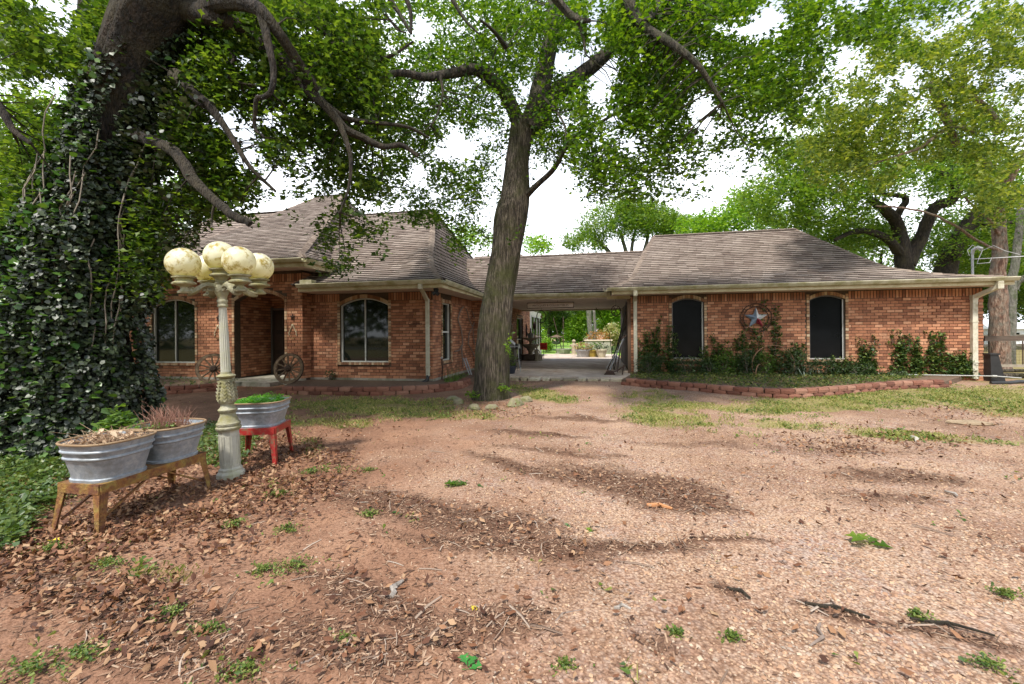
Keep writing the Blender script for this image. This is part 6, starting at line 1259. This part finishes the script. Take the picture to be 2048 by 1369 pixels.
# tall black bin and pipe by the right corner
bb = HW(9.42, -.15); t = empty('black_bin', bb, -YAW, label='tall tapering black plastic bin at the right corner of the house', cat='bin'); MB().add([(x, y, 0) for x, y in ((-.13, -.12), (.19, -.12), (.19, .14), (-.13, .14))]+[(x, y, .72) for x, y in ((-.13, -.10), (.05, -.10), (.05, .11), (-.13, .11))], [(0, 1, 5, 4), (1, 2, 6, 5), (2, 3, 7, 6), (3, 0, 4, 7), (3, 2, 1, 0), (4, 5, 6, 7)]).build('body', MATS['black_rubber'], t); MB().box((-.15, -.12, .721), (.08, .13, .76)).build('lid', MATS['black_rubber'], t)
t = empty('white_pipe', HW(6.9, -.35, .14), -YAW, label='long white plastic pipe lying along the wall to the right corner', cat='pipe'); MB().tube([(0, 0, .04), (2.4, .0, .02), (2.95, -.05, -.02)], .014, 8).build('pipe', mat('white_pvc', [(.42, .42, .39)], rough=.5), t); MB().tube([(2.35, 0, .02), (2.45, 0, .019)], .027, 8).build('joint', MATS['white_pvc'], t)
t = empty('black_hose', G(2000, 768), 0, label='black corrugated hose on the grass right of the bin', cat='hose'); MB().tube([(-.35, -.1, .03), (0, -.2, .04), (.4, -.05, .05), (1.2, 0, .05)], .05, 10).build('hose', MATS['black_rubber'], t, smooth=True)
for k, (px, py, L_, a, r_) in enumerate(((2030, 757, 1.6, -8, .07), (2030, 745, 1.3, 4, .05))):
    p = G(px, py); t = empty('log', p, R(a), label=('fallen dark log on the grass beyond the black hose', 'thinner fallen branch behind the dark log')[k], cat='log'); MB().tube([(-L_/2, 0, r_), (0, .05, r_), (L_/2, 0, r_*.9)], [r_, r_*1.1, r_*.8], 9, jit=.3).build('log', M_bark, t, smooth=True); MB().tube([(0, 0, r_), (.1, -.2, r_*2)], [r_*.4, r_*.2], 6).build('branch', M_bark, t)
# lone corner block and road behind the viewer
o = link('block', bme, None, label='loose red block lying at the right end of the edging', cat='block'); o.location = G(1872, 770)+Vector((0, 0, .02)); o.rotation_euler = (0, 0, -.6)
rd = MB(); rd.add([(-120, -9, .008), (120, -9, .008), (120, -15, .008), (-120, -15, .008)], [(3, 2, 1, 0)]); rd.build('road', mat('asphalt', [(.045, .045, .045), (.07, .068, .065)], rough=.9, nscale=20), None, kind='structure')

# ------------------------------------------------------------------ loose cover on the yard
r3 = np.random.default_rng(21)
def yard(n, fn, ymin=1.05, ymax=13.2, near=1.6, x0=-9, x1=13):
    """candidate points denser near the viewer, kept where fn(masks) says so"""
    t_ = r3.random(n); Y = ymin*(ymax/ymin)**(t_**(1/near)); X = (r3.random(n)*2.5-1.25)*Y; 
    g, m, l, gv = masks(X, Y); k = (r3.random(n) < fn(X, Y, g, m, l, gv)) & (X > x0) & (X < x1)
    uv_u = cy*(X-OX)-sy*(Y-OY); uv_v = sy*(X-OX)+cy*(Y-OY); k &= ~((uv_v > -1.2)|((uv_u < -5.2)&(uv_v > -3.6)))
    px, py = proj(X, Y, 0.0); k &= ~((px < 300)&(Y > 5.4)&(Y < 8)&(X < -3.9))
    X, Y = X[k], Y[k]; g, m, l, gv = g[k], m[k], l[k], gv[k]; return X, Y, hgt(X, Y)+m*.012, (g, m, l, gv)
M_peb = mat('pebble', [(.15, .08, .05), (.33, .19, .115), (.42, .26, .16), (.47, .32, .20), (.31, .24, .19), (.50, .38, .27)], rough=.85, rand=True, nscale=3)
X, Y, Z, mk_ = yard(150000, lambda X, Y, g, m, l, gv: np.clip(gv*.75*(1-g)*(1-m*.75)+.035, 0, 1)*np.where(Y > 7.5, .25, 1)*np.clip(fbm(X*2.5, Y*2.5, 61)*3.2-.9, .12, 1), near=1.25)
n = len(X); s = np.minimum(np.exp(r3.normal(-5.1, .45, n)), .017); npmesh('pebbles', scatter(PEB, np.stack([X, Y, Z+s*.15], -1), rotmats(n, .35, r3), s), sfaces(PEB_F, n, 6), M_peb, None, smooth=False, kind='stuff', label='loose rounded pebbles of pink, tan and grey over the drive')
M_dead = mat('dead_leaf', [(.05, .018, .009), (.11, .042, .02), (.18, .075, .034), (.28, .14, .07), (.40, .26, .15)], rough=.75, rand=True, trans=.1, nscale=4)
X, Y, Z, _ = yard(260000, lambda X, Y, g, m, l, gv: np.clip(l*np.clip(fbm(X*2.2, Y*2.2, 33)*3-.7, .15, 1)+.012+m*.05, 0, 1)*np.where(Y > 6, .4, .9)*np.clip((Y-.6)/2.8, .18, 1), near=1.6)
n = len(X); npmesh('leaf_litter', scatter(CURL, np.stack([X, Y, Z+r3.uniform(.002, .03, n)], -1), rotmats(n, .65, r3), .046*r3.uniform(.35, 1.35, n)), sfaces(LEAF_F, n, 6), M_dead, None, kind='stuff', label='fallen brown oak leaves drifted over the left of the yard')
M_chip = mat('bark_chip', [(.05, .024, .014), (.12, .06, .035), (.22, .12, .07), (.40, .28, .19)], rough=.9, rand=True)
X, Y, Z, _ = yard(260000, lambda X, Y, g, m, l, gv: np.clip(m*.85+l*.2+.02+(1-gv)*.14, 0, 1)*np.where(Y > 6, .5, 1), near=1.5)
n = len(X); CH = np.array([(1, .16, 0), (-1, .2, 0), (-1, -.16, .1), (1, -.2, .05), (0, 0, .22)], float); npmesh('mulch', scatter(CH, np.stack([X, Y, Z+.004], -1), rotmats(n, .3, r3), np.minimum(np.exp(r3.normal(-4.6, .5, n)), .024)), sfaces([(0, 1, 4), (1, 2, 4), (2, 3, 4), (3, 0, 4)], n, 5), M_chip, None, kind='stuff', label='dark washed-up bark chips and needles in curved drifts')
M_twig = mat('twig', [(.12, .075, .05), (.26, .18, .13), (.42, .34, .27)], rough=.85, rand=True)
X, Y, Z, _ = yard(12000, lambda X, Y, g, m, l, gv: np.clip(m*.5+l*.2+.02, 0, 1), near=1.3)
n = len(X); TW = np.array([(-.5, 0, 0), (-.5, .02, .03), (0, .05, .0), (0, .07, .035), (.5, 0, 0), (.5, .015, .02), (-.5, -.02, .0), (0, .03, 0), (.5, -.012, 0)], float)
npmesh('twigs', scatter(TW, np.stack([X, Y, Z+.006], -1), rotmats(n, .06, r3), np.minimum(np.exp(r3.normal(-2.5, .5, n)), .22)), sfaces([(0, 2, 3, 1), (2, 4, 5, 3), (1, 3, 7, 6), (3, 5, 8, 7)], n, 9), M_twig, None, kind='stuff', label='thin bare twigs scattered over the yard')
M_weed = mat('weed_leaf', [(.035, .08, .012), (.08, .14, .02), (.15, .21, .035), (.26, .27, .07)], rough=.6, rand=True, trans=.3)
X, Y, Z, _ = yard(90000, lambda X, Y, g, m, l, gv: np.clip(g*.9, 0, 1)*np.clip((fbm(X*3.2, Y*3.2, 71)-.36)*5, 0, 1)+.0015, near=2.4, ymin=1.1)
c = np.stack([X, Y, Z+.012], -1); c = c[fbm(X*1.1, Y*1.1, 87) > .42]; sprigs(c, 4, .038, .035, M_weed, 'ground_weeds', None, label='low clover and grass weeds spread over the yard', flat=.9, r=r3)
M_grass = mat('grass_blade', [(.10, .14, .02), (.19, .23, .04), (.33, .32, .10), (.46, .38, .18)], rough=.7, rand=True, trans=.25)
X, Y, Z, _ = yard(420000, lambda X, Y, g, m, l, gv: np.clip(g*1.1-.1, 0, 1)*.95*np.clip((fbm(X*2.1, Y*2.1, 87)-.40)*7, .06, 1), near=2.6, ymin=1.1, ymax=14)
n = len(X); BL = np.array([(-.07, 0, 0), (.07, 0, 0), (.04, .3, .7), (.0, .8, 1.0)], float); yw = r3.uniform(0, 6.28, n); cz, sz = np.cos(yw), np.sin(yw); o_ = np.zeros(n); rz_ = np.stack([np.stack([cz, -sz, o_], -1), np.stack([sz, cz, o_], -1), np.stack([o_, o_, o_+1], -1)], -2)
npmesh('grass', scatter(BL, np.stack([X, Y, Z], -1), rz_, .035*r3.uniform(.5, 1.5, n)), sfaces([(0, 1, 2), (0, 2, 3)], n, 4), M_grass, None, kind='stuff', label='short yellow green grass by the house and the right side')
# weed tufts in the open gravel, singly
WEEDS = ((910, 972, .05, 'weed tuft beside the standing green oak leaf'), (740, 1030, .06, 'weed tuft at the left end of the middle mulch drift'), (575, 1060, .07, 'weed tuft on bare dirt right of the leaf litter'), (590, 1135, .10, 'wide low weed patch in the dirt at centre left'), (415, 1262, .045, 'bushy weed in the litter at lower left'), (690, 1285, .04, 'weed tuft right of the lower mulch heap'), (160, 1312, .07, 'green weed clump low at the left, second from the corner'), (490, 1345, .09, 'broad bright weed clump touching the bottom edge at left'), (60, 1345, .09, 'weed clump in the bottom left corner'), (2005, 1190, .05, 'weed tuft near the right edge of the gravel'), (1350, 1270, .025, 'tiny weed left of the white twig in the gravel'), (1465, 1280, .025, 'tiny weed alone in the lower right gravel'), (1835, 1235, .03, 'weed at the start of the right hand mulch drift'), (735, 942, .08, 'flat weed patch on pink dirt beyond the mulch'), (620, 945, .10, 'spreading weed patch at the edge of the litter'), (215, 1130, .06, 'weed among the litter in front of the rusty stand'), (530, 1140, .07, 'weed patch left of the wide low one'), (340, 1230, .05, 'weed between the pale twigs at lower left'), (1130, 1335, .035, 'tiny weed near the bottom centre'), (1975, 1330, .04, 'weed in the bottom right corner'), (100, 1100, .08, 'weed clump in the litter at the far left'), (470, 1050, .07, 'yellowish weed in the litter below the lamp post'), (560, 990, .09, 'weed patch right of the lamp post'))
for k, (px, py, w, lab) in enumerate(WEEDS):
    b = G(px, py); root = empty('weed', b, 0, label=lab, cat='weed', group='small weed tufts in the open yard'); r = np.random.default_rng(k)
    n_ = int(22+520*w); an = r.uniform(0, 6.28, n_); rad_ = w*np.abs(r.normal(0, .75, n_)); c = np.stack([np.cos(an)*rad_*1.5, np.sin(an)*rad_*.9, .008+.02*r.random(n_)*np.clip(1.3-rad_/w, .2, 1)], -1)
    sprigs(c, 4, .019, .017, M_weed, 'leaves', root, r=r, flat=.9)
# things lying on the ground
def stick(px, py, px2, py2, r_, label, m=M_drift, name='stick', kink=.03):
    a = G(px, py); c = G(px2, py2); root = empty(name, a, 0, label=label, cat='stick'); d = c-a; mid = d*.5+Vector((-d.y, d.x, 0)).normalized()*kink; MB().tube([(0, 0, r_), tuple(d*.25+Vector((0, 0, r_*1.4))), tuple(mid+Vector((0, 0, r_*1.2))), tuple(d+Vector((0, 0, r_)))], [r_*.8, r_, r_*1.1, r_*.6], 7, jit=.4).build('stick', m, root, smooth=True); MB().tube([tuple(mid+Vector((0, 0, r_))), tuple(mid+Vector((d.y*.2, -d.x*.2, r_*1.5)))], [r_*.6, r_*.3], 5).build('side_shoot', m, root); return root
M_grey = mat('grey_deadwood', [(.10, .085, .07), (.25, .22, .19), (.40, .36, .32)], rough=.9, nscale=20)
stick(782, 1200, 806, 1166, .014, 'short forked grey stick on the bare dirt', M_grey); stick(1092, 1255, 1170, 1222, .007, 'long pale twig across the mulch near the lower middle'); stick(1228, 1220, 1262, 1222, .010, 'stubby pale twig in the gravel at the lower middle', M_grey)
stick(1294, 1015, 1345, 1022, .018, 'orange brown bark piece in the dark mulch drift', mat('orange_bark', [(.3, .12, .05), (.5, .24, .1)], rough=.8)); stick(1640, 1250, 1620, 1295, .007, 'tan twig pointing down in the lower right gravel'); stick(900, 1290, 985, 1250, .004, 'curved thin twig low in the mulch'); stick(600, 1330, 665, 1318, .006, 'brown twig near the bottom left'); stick(1890, 985, 1915, 995, .010, 'thin grey stick at the right of the yard', M_grey); stick(1822, 876, 1832, 886, .02, 'curled white root at the right of the yard', mat('whitewood', [(.42, .38, .32)], rough=.8))
stick(226, 1232, 262, 1195, .004, 'pale straight twig in the lower left litter'); stick(275, 1245, 308, 1215, .004, 'second pale twig right of the straight one in the litter'); stick(1610, 1210, 1740, 1240, .010, 'brown branch lying in the right hand mulch drift', M_bark2); stick(1820, 1240, 1990, 1275, .008, 'longest thin branch at the lower right', M_bark2); stick(1455, 1180, 1500, 1200, .010, 'knot of dark bark strips on the gravel', M_bark2)
def gleaf(px, py, L_, label, rz, m=M_leafB, n=1):
    root = empty('green_leaf', G(px, py)+Vector((0, 0, .012)), R(rz), label=label, cat='leaf'); 
    for k in range(n):
        a = R(k*52); V_ = (OAK*L_) @ np.array([[math.cos(a), math.sin(a), 0], [-math.sin(a), math.cos(a), 0], [0, 0, 1]]); V_[:, 2] += .004*k; V_[:, 2] *= 2.0; npmesh('blade', V_, [np.array(OAK_F)], m, root)
    MB().tube([(0, 0, 0), (-L_*.3, .004, .002)], .0015, 4).build('stalk', m, root)
M_gl = mat('fallen_green_leaf', [(.03, .15, .03), (.06, .24, .04)], rough=.4)
gleaf(935, 1345, .075, 'dark green fallen leaf at the bottom centre', 15, M_gl, 3); gleaf(915, 975, .14, 'green oak leaf standing up on the dark mulch', 60, M_leafB, 3); gleaf(1738, 1092, .13, 'pale green leafy sprig on the right hand gravel', -20, M_leafB, 5); gleaf(1178, 1068, .06, 'light green leaf fragment in the middle mulch', 40, M_leafY, 2); gleaf(1130, 1058, .05, 'blue green leaf in the middle mulch', 0, M_gl, 2); gleaf(945, 1230, .045, 'small yellow leaf near the lower middle', 30, mat('yellow_leaf', [(.6, .45, .03)], rough=.6), 2); gleaf(100, 1085, .06, 'yellow leaf in the litter before the rusty stand', 10, MATS['yellow_leaf'], 1)
